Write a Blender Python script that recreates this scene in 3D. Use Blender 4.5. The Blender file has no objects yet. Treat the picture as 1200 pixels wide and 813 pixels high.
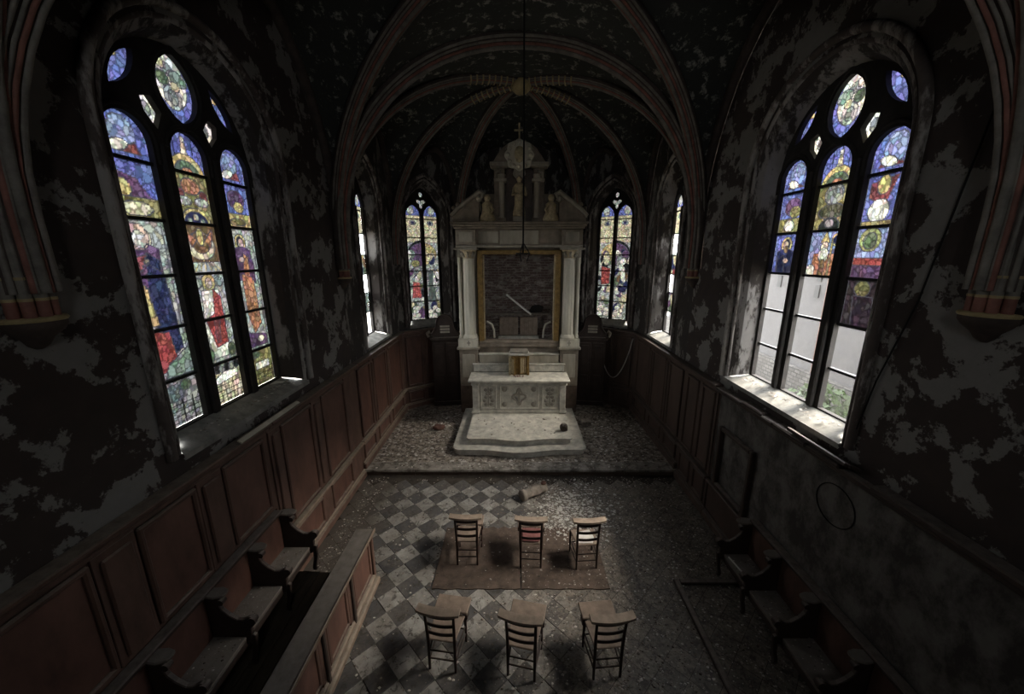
import bpy, bmesh, math, random
import numpy as np
from mathutils import Vector, Matrix
from mathutils.geometry import tessellate_polygon
R = math.radians
sc = bpy.context.scene
COL = sc.collection

# ------------------------------------------------------------------ camera, world, light, exposure
FPX, IW, IH = 441.0, 1200, 813
cam = bpy.data.cameras.new('camera')
cam.sensor_width = 36.0
cam.lens = FPX / IW * 36.0
cam.shift_x = -(604 - 600) / IW
cam.clip_start = 0.05
camo = bpy.data.objects.new('camera', cam)
COL.objects.link(camo)
camo.location = (-0.1, 0.0, 4.7)
camo.rotation_euler = (R(90 - 13.7), 0, 0)
sc.camera = camo

world = bpy.data.worlds.new('overcast_sky')
sc.world = world
world.use_nodes = True
wn = world.node_tree.nodes
wn['Background'].inputs[0].default_value = (0.94, 0.97, 1.0, 1)
wn['Background'].inputs[1].default_value = 25.0
sun = bpy.data.lights.new('hazy_sun', 'SUN')
sun.energy = 44.0
sun.angle = R(38)
sun.color = (1.0, .91, .78)
suno = bpy.data.objects.new('hazy_sun', sun)
COL.objects.link(suno)
suno.rotation_euler = Vector((-.77, .02, -.63)).to_track_quat('-Z', 'Y').to_euler()

sc.view_settings.view_transform = 'Standard'
sc.view_settings.look = 'None'
sc.view_settings.gamma = 1.0
sc.view_settings.use_curve_mapping = False
sc.view_settings.exposure = 0.12
sc.cycles.max_bounces = 8
sc.cycles.diffuse_bounces = 4
sc.cycles.glossy_bounces = 2
sc.cycles.transparent_max_bounces = 12
sc.cycles.caustics_reflective = False
sc.cycles.caustics_refractive = False
sc.cycles.use_denoising = True

rng = random.Random(7)
nrs = np.random.RandomState(11)

# ------------------------------------------------------------------ materials
def new_mat(name):
    m = bpy.data.materials.new(name)
    m.use_nodes = True
    nt = m.node_tree
    for n in list(nt.nodes):
        nt.nodes.remove(n)
    out = nt.nodes.new('ShaderNodeOutputMaterial')
    b = nt.nodes.new('ShaderNodeBsdfPrincipled')
    nt.links.new(b.outputs[0], out.inputs[0])
    return m, nt, b, out

class N:
    """small node helper"""
    def __init__(s, nt):
        s.nt = nt
        s.tc = nt.nodes.new('ShaderNodeTexCoord')
        s.geo = nt.nodes.new('ShaderNodeNewGeometry')
    def pos(s):
        return s.geo.outputs['Position']
    def noise(s, scale, detail=6, rough=.6, dist=0.0, vec=None):
        n = s.nt.nodes.new('ShaderNodeTexNoise')
        n.inputs['Scale'].default_value = scale
        n.inputs['Detail'].default_value = detail
        n.inputs['Roughness'].default_value = rough
        n.inputs['Distortion'].default_value = dist
        s.nt.links.new(vec if vec is not None else s.pos(), n.inputs['Vector'])
        return n.outputs['Fac']
    def scaled(s, v):
        n = s.nt.nodes.new('ShaderNodeMapping')
        n.inputs['Scale'].default_value = v
        s.nt.links.new(s.pos(), n.inputs['Vector'])
        return n.outputs[0]
    def ramp(s, fac, stops):
        n = s.nt.nodes.new('ShaderNodeValToRGB')
        e = n.color_ramp.elements
        while len(e) < len(stops):
            e.new(.5)
        for k, (p, c) in enumerate(stops):
            e[k].position = p
            if not isinstance(c, tuple):
                c = (c, c, c)
            e[k].color = (*c, 1)
        s.nt.links.new(fac, n.inputs[0])
        return n.outputs[0]
    def mix(s, fac, a, b, mode='MIX'):
        n = s.nt.nodes.new('ShaderNodeMix')
        n.data_type = 'RGBA'
        n.blend_type = mode
        for i, v in ((0, fac), (6, a), (7, b)):
            if isinstance(v, (int, float)):
                n.inputs[i].default_value = v
            elif isinstance(v, tuple):
                n.inputs[i].default_value = (*v, 1)
            else:
                s.nt.links.new(v, n.inputs[i])
        return n.outputs[2]
    def math(s, op, a, b=0.0, clamp=False):
        n = s.nt.nodes.new('ShaderNodeMath')
        n.operation = op
        n.use_clamp = clamp
        for i, v in ((0, a), (1, b)):
            if isinstance(v, (int, float)):
                n.inputs[i].default_value = v
            else:
                s.nt.links.new(v, n.inputs[i])
        return n.outputs[0]
    def bump(s, h, bsdf, strength=.5, dist=.02):
        n = s.nt.nodes.new('ShaderNodeBump')
        n.inputs['Strength'].default_value = strength
        n.inputs['Distance'].default_value = dist
        s.nt.links.new(h, n.inputs['Height'])
        s.nt.links.new(n.outputs[0], bsdf.inputs['Normal'])
    def xyz(s):
        n = s.nt.nodes.new('ShaderNodeSeparateXYZ')
        s.nt.links.new(s.pos(), n.inputs[0])
        return n.outputs
    def facing_up(s):
        n = s.nt.nodes.new('ShaderNodeSeparateXYZ')
        s.nt.links.new(s.geo.outputs['Normal'], n.inputs[0])
        return n.outputs[2]

def peel(name, dark, light, scale, lo, hi, dark2=None, rough=.8, fine=6.0, stretch=(1, 1, 1), bumpv=.4):
    """old paint that has peeled off in flakes and bares the lighter plaster"""
    m, nt, b, o = new_mat(name)
    n = N(nt)
    v = n.scaled(stretch)
    big = n.noise(scale, 8, .62, .3, v)
    sm = n.noise(scale * fine, 5, .7, 0, v)
    f = n.math('ADD', n.math('MULTIPLY', big, .78), n.math('MULTIPLY', sm, .22))
    mask = n.ramp(f, [(lo, 0.0), (hi, 1.0)])
    dk = n.mix(n.noise(scale * 3, 4, .6), dark, dark2 or tuple(c * .5 for c in dark))
    lt = n.mix(n.noise(9, 5, .7), light, tuple(c * .65 for c in light))
    col = n.mix(mask, dk, lt)
    nt.links.new(col, b.inputs['Base Color'])
    b.inputs['Roughness'].default_value = rough
    n.bump(mask, b, -bumpv, .015)
    return m

def plain(name, col, var=.5, scale=8, rough=.6, bump=.2, metal=0.0, dust=0.0, dustcol=(.3, .28, .25), stretch=(1, 1, 1), spec=.3):
    m, nt, b, o = new_mat(name)
    n = N(nt)
    f = n.noise(scale, 7, .65, .2, n.scaled(stretch))
    c = n.mix(n.ramp(f, [(.3, 0.0), (.7, 1.0)]), tuple(k * (1 - var) for k in col), col)
    if dust > 0:
        up = n.math('MULTIPLY', n.ramp(n.facing_up(), [(.55, 0.0), (.95, 1.0)]), n.ramp(n.noise(11, 6, .7), [(.3, .35), (.62, 1.0)]))
        c = n.mix(n.math('MULTIPLY', up, dust), c, dustcol)
    nt.links.new(c, b.inputs['Base Color'])
    b.inputs['Roughness'].default_value = rough
    b.inputs['Metallic'].default_value = metal
    b.inputs['Specular IOR Level'].default_value = spec
    if bump:
        n.bump(f, b, bump, .01)
    return m

M = {}
M['wall'] = peel('peeling_wall_paint', (.042, .026, .020), (.21, .20, .182), 2.0, .508, .528, (.015, .010, .008), fine=5)
M['apse_wall'] = peel('flaking_apse_paint', (.036, .027, .022), (.22, .205, .185), 4.2, .51, .57, (.012, .010, .008), stretch=(1, 1, .45))
M['web'] = peel('soot_black_vault_paint', (.030, .032, .026), (.32, .305, .27), 6.5, .545, .63, (.013, .014, .012), fine=5, bumpv=.3)
M['reveal'] = peel('flaked_reveal_plaster', (.045, .034, .028), (.28, .26, .24), 3.6, .49, .55, (.02, .016, .013), stretch=(1, 1, .35))
M['moulding'] = peel('flaked_grey_moulding', (.085, .066, .056), (.36, .33, .30), 4.5, .48, .56, (.04, .03, .026), stretch=(1, 1, .3))
M['rib_body'] = plain('dark_rib_stone', (.080, .060, .050), .6, 5, .75, .3)
M['rib_red'] = plain('faded_red_rib_paint', (.28, .122, .092), .55, 6, .65, .25)
M['rib_grey'] = plain('grey_green_rib_paint', (.23, .21, .178), .6, 6, .65, .25)
M['gold_band'] = plain('dull_gold_band', (.46, .36, .18), .5, 9, .5, .2)
M['stone_dark'] = plain('dark_tracery_stone', (.030, .026, .023), .6, 7, .8, .3)
M['iron'] = plain('black_iron', (.012, .012, .012), .4, 10, .6, .1)
M['sill'] = plain('dusty_sill_plaster', (.30, .29, .26), .6, 6, .85, .5)
M['marble'] = plain('grimy_white_marble', (.62, .59, .51), .55, 5.5, .5, .2)
M['marble_carve'] = plain('carved_marble_relief', (.30, .275, .23), .4, 8, .6, .3)
M['marble_dark'] = plain('brown_veined_marble', (.14, .10, .075), .6, 5, .5, .2)
M['retable'] = plain('soot_stained_stone', (.29, .24, .185), .55, 4, .7, .4)
M['retable_light'] = plain('pale_retable_stone', (.40, .36, .285), .5, 4, .6, .3, stretch=(1, 1, .3))
M['column'] = plain('cream_pilaster_stone', (.66, .62, .50), .4, 5, .5, .2, stretch=(1, 1, .25))
M['gilt'] = plain('worn_gilding', (.30, .19, .065), .6, 10, .5, .3, metal=.25)
M['gilt_pale'] = plain('tarnished_gilt_relief', (.60, .49, .30), .6, 14, .5, .4, metal=.15)
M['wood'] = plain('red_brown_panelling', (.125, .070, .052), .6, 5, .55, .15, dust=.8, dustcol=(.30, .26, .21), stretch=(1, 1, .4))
M['wood_panel'] = plain('reddish_panel_board', (.140, .070, .052), .6, 3.2, .5, .1, stretch=(1, 1, .5))
M['wood_mould'] = plain('dusty_highlight_moulding', (.22, .16, .115), .6, 6, .6, .2, dust=.8, dustcol=(.36, .31, .25))  # dusty wood, with the pale edge highlights put into the colour
M['wood_dark'] = plain('dark_oak', (.050, .034, .027), .5, 4, .6, .15, dust=.85, dustcol=(.22, .19, .165))
M['wood_grey'] = plain('dusty_grey_board', (.17, .145, .12), .5, 7, .8, .3, dust=.6, dustcol=(.26, .235, .21), stretch=(1, .3, 1))
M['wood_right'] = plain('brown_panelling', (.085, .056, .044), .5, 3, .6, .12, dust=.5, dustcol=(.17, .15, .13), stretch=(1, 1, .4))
M['chair'] = plain('dark_chair_wood', (.028, .014, .010), .5, 9, .45, .1, dust=.25, dustcol=(.14, .12, .10))
M['chair_top'] = plain('dusty_chair_rail', (.30, .235, .18), .4, 12, .7, .15)
M['seat'] = plain('worn_chair_seat', (.27, .205, .16), .45, 10, .75, .2)
M['plank'] = plain('dirty_floor_plank', (.11, .088, .062), .6, 5, .85, .4, stretch=(2, .4, 1))
M['carpet'] = plain('brown_worn_carpet', (.13, .095, .075), .6, 7, .95, .6)
M['paper'] = plain('yellowed_paper', (.62, .60, .55), .2, 10, .8, .05)
M['red_cloth'] = plain('dull_red_velvet', (.21, .085, .078), .5, 12, .9, .2)
M['stone'] = plain('broken_plaster_stone', (.34, .29, .24), .6, 9, .9, .6)
M['terracotta'] = plain('terracotta', (.16, .085, .065), .5, 12, .9, .4)
M['plaster_wall'] = peel('mouldy_bare_plaster', (.042, .035, .030), (.145, .135, .12), 4.0, .42, .60, (.022, .018, .016), fine=9, stretch=(1, 1, .7), bumpv=.2)
M['brick'] = peel('smeared_red_brick', (.13, .085, .072), (.34, .30, .27), 7, .50, .58, (.05, .03, .026), stretch=(.5, 1, 1))
M['mortar'] = plain('pale_mortar', (.25, .225, .20), .5, 8, .95, .5)
M['rope'] = plain('black_rope', (.010, .009, .008), .3, 20, .9, 0)
M['cable'] = plain('grey_cable', (.50, .47, .43), .3, 20, .7, 0)
M['ext_wall'] = peel('weathered_grey_render', (.030, .026, .026), (.062, .059, .059), 1.4, .34, .44, (.02, .018, .017), bumpv=.1)
def rubble_mat():
    m, nt, b, o = new_mat('whitewashed_masonry')
    n = N(nt)
    br = nt.nodes.new('ShaderNodeTexBrick')
    br.inputs['Scale'].default_value = 2.2
    br.inputs['Mortar Size'].default_value = .035
    br.inputs['Color1'].default_value = (.085, .08, .073, 1); br.inputs['Color2'].default_value = (.045, .042, .038, 1); br.inputs['Mortar'].default_value = (.012, .011, .010, 1)
    sx = n.xyz(); cb = nt.nodes.new('ShaderNodeCombineXYZ')
    nt.links.new(sx[1], cb.inputs[0]); nt.links.new(sx[2], cb.inputs[1])
    nt.links.new(cb.outputs[0], br.inputs['Vector'])
    nt.links.new(n.mix(n.ramp(n.noise(2, 5), [(.4, 0.0), (.6, .5)]), br.outputs['Color'], (.03, .027, .024)), b.inputs['Base Color'])
    b.inputs['Roughness'].default_value = .95
    return m
M['ext_rubble'] = rubble_mat()
M['bounce_ground'] = plain('pale_bounce_ground', (.40, .375, .32), .5, 3, .95, .3)  # unseen ground, kept pale to bounce daylight up to the vault
M['roof'] = plain('dark_slate', (.05, .05, .055), .4, 6, .7, .2)

def tile_mat(name, base, var, dustk):
    m, nt, b, o = new_mat(name)
    n = N(nt)
    oi = nt.nodes.new('ShaderNodeObjectInfo')
    f = n.noise(5, 7, .7, .4)
    c = n.mix(n.ramp(f, [(.32, 0.0), (.62, 1.0)]), tuple(k * (1 - var) for k in base), base)
    c = n.mix(n.math('MULTIPLY', oi.outputs['Random'], .35), c, (.05, .045, .04))
    dirt = n.ramp(n.noise(3.2, 8, .72, .6), [(.42, 0.0), (.58, 1.0)])
    x = n.xyz()[0]
    side = n.ramp(n.math('ADD', n.math('MULTIPLY', x, .30), n.math('MULTIPLY', n.noise(.9, 3), .5)), [(.17, 0.02), (.50, .95)])
    c = n.mix(n.math('MULTIPLY', n.math('ADD', n.math('MULTIPLY', dirt, .42), side, True), dustk), c, n.mix(n.ramp(n.noise(16, 6, .75), [(.35, 0.0), (.65, 1.0)]), (.070, .058, .046), (.28, .24, .195)))
    stain = n.ramp(n.noise(8.5, 7, .75, .8), [(.53, 0.0), (.60, .8)])
    c = n.mix(stain, c, (.045, .038, .031))
    ed = n.math('MULTIPLY', n.math('SUBTRACT', n.math('ADD', n.math('MULTIPLY', x, -1.0), n.math('MULTIPLY', n.noise(2.5, 5), .9)), 2.85), 2.2, True)
    c = n.mix(n.math('MULTIPLY', ed, .85), c, n.mix(n.noise(14, 5, .7), (.04, .034, .028), (.12, .10, .08)))
    nt.links.new(c, b.inputs['Base Color'])
    b.inputs['Roughness'].default_value = .6
    n.bump(f, b, .2, .006)
    return m
M['tile_light'] = tile_mat('worn_white_tile', (.42, .405, .375), .5, .95)
M['tile_dark'] = tile_mat('worn_slate_tile', (.088, .088, .090), .45, .7)
M['grout'] = plain('dirty_screed', (.075, .062, .050), .6, 4, .95, .6)
M['choir'] = peel('littered_choir_slab', (.10, .078, .060), (.40, .345, .28), 7, .42, .60, (.045, .035, .027), fine=4, bumpv=.4)
M['step_edge'] = peel('dirty_step_stone', (.10, .085, .068), (.34, .31, .27), 4.5, .40, .58, (.06, .05, .04))

def chip_mat():
    m, nt, b, o = new_mat('plaster_flakes')
    n = N(nt)
    c = n.ramp(n.geo.outputs['Random Per Island'], [(0, (.05, .04, .03)), (.35, (.15, .12, .095)), (.7, (.34, .30, .26)), (1, (.62, .58, .53))])
    nt.links.new(c, b.inputs['Base Color'])
    b.inputs['Roughness'].default_value = .9
    return m
M['chips'] = chip_mat()

def glass_mat():
    """painted glass: the light that passes takes the pane's colour; a little is scattered"""
    m, nt, b, o = new_mat('stained_glass')
    at = nt.nodes.new('ShaderNodeAttribute')
    at.attribute_name = 'paint'
    tr = nt.nodes.new('ShaderNodeBsdfTransparent')
    nt.links.new(at.outputs['Color'], tr.inputs[0])
    tl = nt.nodes.new('ShaderNodeBsdfTranslucent')
    nt.links.new(at.outputs['Color'], tl.inputs[0])
    ms = nt.nodes.new('ShaderNodeMixShader')
    ms.inputs[0].default_value = .85
    nt.links.new(tr.outputs[0], ms.inputs[1])
    nt.links.new(tl.outputs[0], ms.inputs[2])
    gl = nt.nodes.new('ShaderNodeBsdfGlossy')
    gl.inputs['Roughness'].default_value = .15
    m2 = nt.nodes.new('ShaderNodeMixShader')
    m2.inputs[0].default_value = .03
    nt.links.new(ms.outputs[0], m2.inputs[1])
    nt.links.new(gl.outputs[0], m2.inputs[2])
    nt.links.new(m2.outputs[0], o.inputs[0])
    nt.nodes.remove(b)
    return m
M['glass'] = glass_mat()

def clear_mat():
    m, nt, b, o = new_mat('dusty_clear_glass')
    n = N(nt)
    tr = nt.nodes.new('ShaderNodeBsdfTransparent')
    tr.inputs[0].default_value = (.80, .80, .80, 1)
    df = nt.nodes.new('ShaderNodeBsdfTranslucent')
    df.inputs[0].default_value = (.035, .034, .033, 1)
    ms = nt.nodes.new('ShaderNodeMixShader')
    nt.links.new(n.ramp(n.noise(6, 6, .7), [(.4, .03), (.75, .25)]), ms.inputs[0])
    nt.links.new(tr.outputs[0], ms.inputs[1])
    nt.links.new(df.outputs[0], ms.inputs[2])
    nt.links.new(ms.outputs[0], o.inputs[0])
    nt.nodes.remove(b)
    return m
M['clear'] = clear_mat()

# ------------------------------------------------------------------ mesh helpers
class MB:
    def __init__(s):
        s.v, s.f, s.sm = [], [], []
    def add(s, vs, fs, smooth=False):
        o = len(s.v)
        s.v += [tuple(p) for p in vs]
        s.f += [tuple(i + o for i in f) for f in fs]
        s.sm += [smooth] * len(fs)
        return s
    def box(s, a, b, mtx=None):
        (x0, y0, z0), (x1, y1, z1) = a, b
        vs = [(x0, y0, z0), (x1, y0, z0), (x1, y1, z0), (x0, y1, z0), (x0, y0, z1), (x1, y0, z1), (x1, y1, z1), (x0, y1, z1)]
        if mtx:
            vs = [tuple(mtx @ Vector(p)) for p in vs]
        return s.add(vs, [(0, 3, 2, 1), (4, 5, 6, 7), (0, 1, 5, 4), (1, 2, 6, 5), (2, 3, 7, 6), (3, 0, 4, 7)])
    def plate(s, loops, fn, d0, d1):
        """flat plate with holes: loops of (u,v); fn(u,v,d) maps into space"""
        tri = tessellate_polygon([[Vector((p[0], p[1], 0)) for p in l] for l in loops])
        flat = [p for l in loops for p in l]
        n = len(flat)
        vs = [fn(u, v, d0) for u, v in flat]
        fs = [tuple(t) for t in tri]
        if d1 is not None:
            vs += [fn(u, v, d1) for u, v in flat]
            fs += [tuple(i + n for i in reversed(t)) for t in tri]
            o = 0
            for l in loops:
                k = len(l)
                fs += [(o + i, o + (i + 1) % k, n + o + (i + 1) % k, n + o + i) for i in range(k)]
                o += k
        return s.add(vs, fs)
    def band(s, la, lb, smooth=False, closed=True):
        n = len(la)
        r = n if closed else n - 1
        return s.add(list(la) + list(lb), [(i, (i + 1) % n, n + (i + 1) % n, n + i) for i in range(r)], smooth)
    def tube(s, pts, r, n=8, caps=True):
        pts = [Vector(p) for p in pts]
        rr = r if isinstance(r, (list, tuple)) else [r] * len(pts)
        rings = []
        ref = None
        for i, p in enumerate(pts):
            t = (pts[min(i + 1, len(pts) - 1)] - pts[max(i - 1, 0)]).normalized()
            if ref is None:
                ref = Vector((0, 0, 1)) if abs(t.z) < .9 else Vector((1, 0, 0))
            a = t.cross(ref).normalized()
            b = a.cross(t).normalized()
            ref = b
            rings.append([tuple(p + rr[i] * (math.cos(k * 2 * math.pi / n) * a + math.sin(k * 2 * math.pi / n) * b)) for k in range(n)])
        vs = [q for rg in rings for q in rg]
        fs = [(i * n + k, i * n + (k + 1) % n, (i + 1) * n + (k + 1) % n, (i + 1) * n + k) for i in range(len(pts) - 1) for k in range(n)]
        s.add(vs, fs, True)
        if caps:
            s.add(rings[0], [tuple(range(n))]); s.add(rings[-1], [tuple(range(n))])
        return s
    def lathe(s, prof, c=(0, 0, 0), n=24, mtx=None, a0=0.0, a1=2 * math.pi, sx=1, sy=1):
        full = abs(a1 - a0 - 2 * math.pi) < 1e-6
        k = n if full else n + 1
        vs = []
        for (r, z) in prof:
            for i in range(k):
                a = a0 + (a1 - a0) * i / n
                p = Vector((r * math.cos(a) * sx, r * math.sin(a) * sy, z))
                if mtx:
                    p = mtx @ p
                vs.append((p.x + c[0], p.y + c[1], p.z + c[2]))
        fs = []
        for j in range(len(prof) - 1):
            for i in range(n if full else n):
                i2 = (i + 1) % k if full else i + 1
                fs.append((j * k + i, j * k + i2, (j + 1) * k + i2, (j + 1) * k + i))
        return s.add(vs, fs, True)
    def sweep(s, path, prof, nrm, closed_prof=True):
        """sweep (a,b) profile along a path lying in the vertical plane with horizontal normal nrm; b points to the curve's inner side"""
        path = [Vector(p) for p in path]
        nrm = Vector(nrm).normalized()
        vs = []
        for i, p in enumerate(path):
            t = (path[min(i + 1, len(path) - 1)] - path[max(i - 1, 0)]).normalized()
            b = t.cross(nrm).normalized()
            for (a, c) in prof:
                vs.append(tuple(p + nrm * a + b * c))
        n = len(prof)
        fs = [(i * n + k, i * n + (k + 1) % n, (i + 1) * n + (k + 1) % n, (i + 1) * n + k) for i in range(len(path) - 1) for k in range(n if closed_prof else n - 1)]
        return s.add(vs, fs, True)
    def mesh(s, name, mat=None, bevel=0.0, seg=1):
        me = bpy.data.meshes.new(name)
        me.from_pydata(s.v, [], s.f)
        me.polygons.foreach_set('use_smooth', s.sm)
        if bevel > 0:
            bm = bmesh.new(); bm.from_mesh(me)
            bmesh.ops.remove_doubles(bm, verts=bm.verts, dist=1e-5)
            bmesh.ops.recalc_face_normals(bm, faces=bm.faces)
            ed = [e for e in bm.edges if len(e.link_faces) == 2 and e.calc_face_angle(0) > .6]
            bmesh.ops.bevel(bm, geom=ed, offset=bevel, segments=seg, affect='EDGES', clamp_overlap=True)
            bm.to_mesh(me); bm.free()
        if mat:
            me.materials.append(M[mat] if isinstance(mat, str) else mat)
        me.update()
        return me
    def build(s, name, mat, parent=None, bevel=0.0, seg=1):
        o = bpy.data.objects.new(name, s.mesh(name, mat, bevel, seg))
        COL.objects.link(o)
        if parent:
            o.parent = parent
        return o

def link(name, me, parent=None, loc=None, rot=None):
    o = bpy.data.objects.new(name, me)
    COL.objects.link(o)
    if parent: o.parent = parent
    if loc: o.location = loc
    if rot: o.rotation_euler = rot
    return o
def bx(name, a, b, mat, parent=None, bevel=.006, mtx=None):
    lo = [min(a[i], b[i]) for i in range(3)]; hi = [max(a[i], b[i]) for i in range(3)]
    return MB().box(lo, hi, mtx).build(name, mat, parent, bevel)
def tag(o, label, cat, group=None, kind=None):
    o['label'] = label; o['category'] = cat
    if group: o['group'] = group
    if kind: o['kind'] = kind
    return o
def thing(name, loc, label, cat, group=None, rz=0.0):
    o = bpy.data.objects.new(name, None)
    o.empty_display_size = .1
    COL.objects.link(o)
    o.location = loc; o.rotation_euler = (0, 0, rz)
    return tag(o, label, cat, group)
def struct(o, label=None):
    o['kind'] = 'structure'
    if label: o['label'] = label
    return o
def roots(name, label=None):
    o = bpy.data.objects.new(name, None); o.empty_display_size = .1
    COL.objects.link(o); return struct(o, label)

# ------------------------------------------------------------------ plan of the chapel
W = 3.45                  # half width at the wall
ZS, RISE = 4.95, 3.36     # springing, rise of the vault
PP = 2.12
def prof(a):
    a = min(max(abs(a), 0), 1)
    return max(0.0, 1 - a ** PP) ** (1 / PP)
PL0, PR0 = (-W, 2.57), (W, 2.78)     # corbels
PL1, PR1 = (-W, 7.38), (W, 7.56)     # choir piers
AL, AR = (-W, 10.70), (W, 10.70)
BL, BR = (-1.85, 11.92), (1.85, 11.92)
BOSS1, BOSS2 = (0.0, 5.07), (0.02, 9.15)
BK0L, BK0R, BOSS0 = (-W, -2.0), (W, -2.0), (0.0, .35)

def frame(o, u, n):
    O, U, Nn = Vector(o), Vector(u).normalized(), Vector(n).normalized()
    return lambda a, v, d=0.0: tuple(O + U * a + Vector((0, 0, v)) + Nn * d)

def arch(cx, hw, z0, zs, za, n=14):
    """outline of an arched opening, from bottom left counter-clockwise"""
    h = max(za - zs, hw * 1.0001)
    Rr = (hw * hw + h * h) / (2 * hw)
    cxo = Rr - hw
    am = math.asin(min(1, h / Rr))
    right = [(cx - cxo + Rr * math.cos(am * i / n), zs + Rr * math.sin(am * i / n)) for i in range(n + 1)]
    left = [(2 * cx - x, z) for x, z in reversed(right[:-1])]
    return [(cx - hw, z0), (cx + hw, z0)] + right + left

# ------------------------------------------------------------------ glass painting
class Canvas:
    RES = .01
    def __init__(s, u0, u1, v0, v1, bg=(.3, .3, .3)):
        s.u0, s.v0 = u0, v0
        s.nu = int(round((u1 - u0) / s.RES)) + 1; s.nv = int(round((v1 - v0) / s.RES)) + 1
        s.U, s.V = np.meshgrid(u0 + np.arange(s.nu) * s.RES, v0 + np.arange(s.nv) * s.RES)
        s.c = np.zeros((s.nv, s.nu, 3)) + np.array(bg)
        s.lead = np.zeros((s.nv, s.nu), bool)
    def put(s, m, col, outline=True):
        s.c[m] = col
        if outline:
            e = np.zeros_like(m)
            e[1:] |= m[1:] ^ m[:-1]; e[:, 1:] |= m[:, 1:] ^ m[:, :-1]
            s.lead[m] = False
            s.lead |= e
        return s
    def rect(s, a, b, col, outline=True):
        return s.put((s.U >= a[0]) & (s.U <= b[0]) & (s.V >= a[1]) & (s.V <= b[1]), col, outline)
    def ell(s, c, ru, rv, col, rot=0.0, outline=True):
        x, y = s.U - c[0], s.V - c[1]
        x, y = x * math.cos(rot) + y * math.sin(rot), -x * math.sin(rot) + y * math.cos(rot)
        return s.put((x / ru) ** 2 + (y / rv) ** 2 <= 1, col, outline)
    def poly(s, pts, col, outline=True):
        m = np.zeros(s.U.shape, bool)
        n = len(pts)
        for i in range(n):
            (x0, y0), (x1, y1) = pts[i], pts[(i + 1) % n]
            if y0 == y1: continue
            m ^= ((s.V >= min(y0, y1)) & (s.V < max(y0, y1)) & (s.U < x0 + (s.V - y0) * (x1 - x0) / (y1 - y0)))
        return s.put(m, col, outline)
    def finish(s, seeds_per_m2=300, lead_col=(.004, .004, .005), vary=.35):
        n = int(seeds_per_m2 * s.nu * s.nv * s.RES ** 2)
        P = np.stack([s.U[0, 0] + nrs.rand(n) * s.nu * s.RES, s.V[0, 0] + nrs.rand(n) * s.nv * s.RES], 1)
        G = np.full((s.nv, s.nu), 1e9); G2 = G.copy(); I = np.zeros((s.nv, s.nu), int)
        for k in range(n):                    # nearest and second nearest seed inside a small window
            cu = int((P[k, 0] - s.U[0, 0]) / s.RES); cv = int((P[k, 1] - s.V[0, 0]) / s.RES)
            w = 20
            a, b, c, d = max(0, cv - w), cv + w, max(0, cu - w), cu + w
            dd = np.hypot(s.U[a:b, c:d] - P[k, 0], (s.V[a:b, c:d] - P[k, 1]) * .8)
            g, g2, ii = G[a:b, c:d], G2[a:b, c:d], I[a:b, c:d]
            near = dd < g
            g2[:] = np.where(near, g, np.minimum(g2, dd))
            ii[near] = k
            g[near] = dd[near]
        var = 1 - vary + 2 * vary * nrs.rand(n)
        tint = 1 + .3 * (nrs.rand(n, 3) - .5)
        s.c *= var[I][..., None] * tint[I]
        s.c *= (.85 + .3 * nrs.rand(s.nv, s.nu))[..., None]
        edge = (G2 - G) < .011
        s.c[edge] *= .42
        s.c[s.lead] = lead_col
        s.c = np.clip(s.c, 0, 1)
        return s
    def pane(s, name, parent, fn, u0, u1, v0, v1, d):
        nu = max(2, int(round((u1 - u0) / s.RES)) + 1); nv = max(2, int(round((v1 - v0) / s.RES)) + 1)
        us = np.linspace(u0, u1, nu); vs = np.linspace(v0, v1, nv)
        co = np.array([fn(u, v, d) for v in vs for u in us], dtype=np.float32)
        me = bpy.data.meshes.new(name)
        idx = np.arange(nu * nv).reshape(nv, nu)
        q = np.stack([idx[:-1, :-1], idx[:-1, 1:], idx[1:, 1:], idx[1:, :-1]], -1).reshape(-1, 4)
        me.vertices.add(nu * nv); me.vertices.foreach_set('co', co.ravel())
        me.loops.add(q.size); me.loops.foreach_set('vertex_index', q.ravel().astype(np.int32))
        me.polygons.add(len(q)); me.polygons.foreach_set('loop_start', (np.arange(len(q)) * 4).astype(np.int32))
        me.update(calc_edges=True)
        iu = np.clip(((us - s.u0) / s.RES).round().astype(int), 0, s.nu - 1)
        iv = np.clip(((vs - s.v0) / s.RES).round().astype(int), 0, s.nv - 1)
        col = s.c[iv][:, iu].reshape(-1, 3)
        a = me.color_attributes.new('paint', 'FLOAT_COLOR', 'POINT')
        a.data.foreach_set('color', np.concatenate([col, np.ones((len(col), 1))], 1).astype(np.float32).ravel())
        me.materials.append(M['glass'])
        o = bpy.data.objects.new(name, me); COL.objects.link(o); o.parent = parent
        return o

K = .061
def g(r, gg, b, k=1.0):     # photo colour of the glass (0-255) to linear transmission
    f = lambda c: ((c / 255 + .055) / 1.055) ** 2.4 if c > 10 else c / 3295
    c = np.array([f(r), f(gg), f(b)])
    c = c * .60 + .40 * (c * (.3, .55, .15)).sum()
    return c * K * k * 1.25
BLUE, SKYB, PALE = g(86, 102, 188), g(122, 142, 200), g(162, 170, 158)
WHITE, CREAM, YEL, OLIVE = g(225, 222, 200), g(205, 192, 135), g(195, 168, 60), g(135, 126, 48)
ORANGE, RED, CRIM, PURP = g(185, 110, 45), g(175, 45, 35), g(140, 55, 60), g(100, 62, 108)
NAVY, GREEN, TEAL, GREY, DARK, SKIN = g(42, 50, 98), g(85, 110, 75), g(112, 142, 122), g(130, 135, 130), g(35, 38, 40), g(215, 175, 150)
BROWN = g(120, 85, 45)

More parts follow.
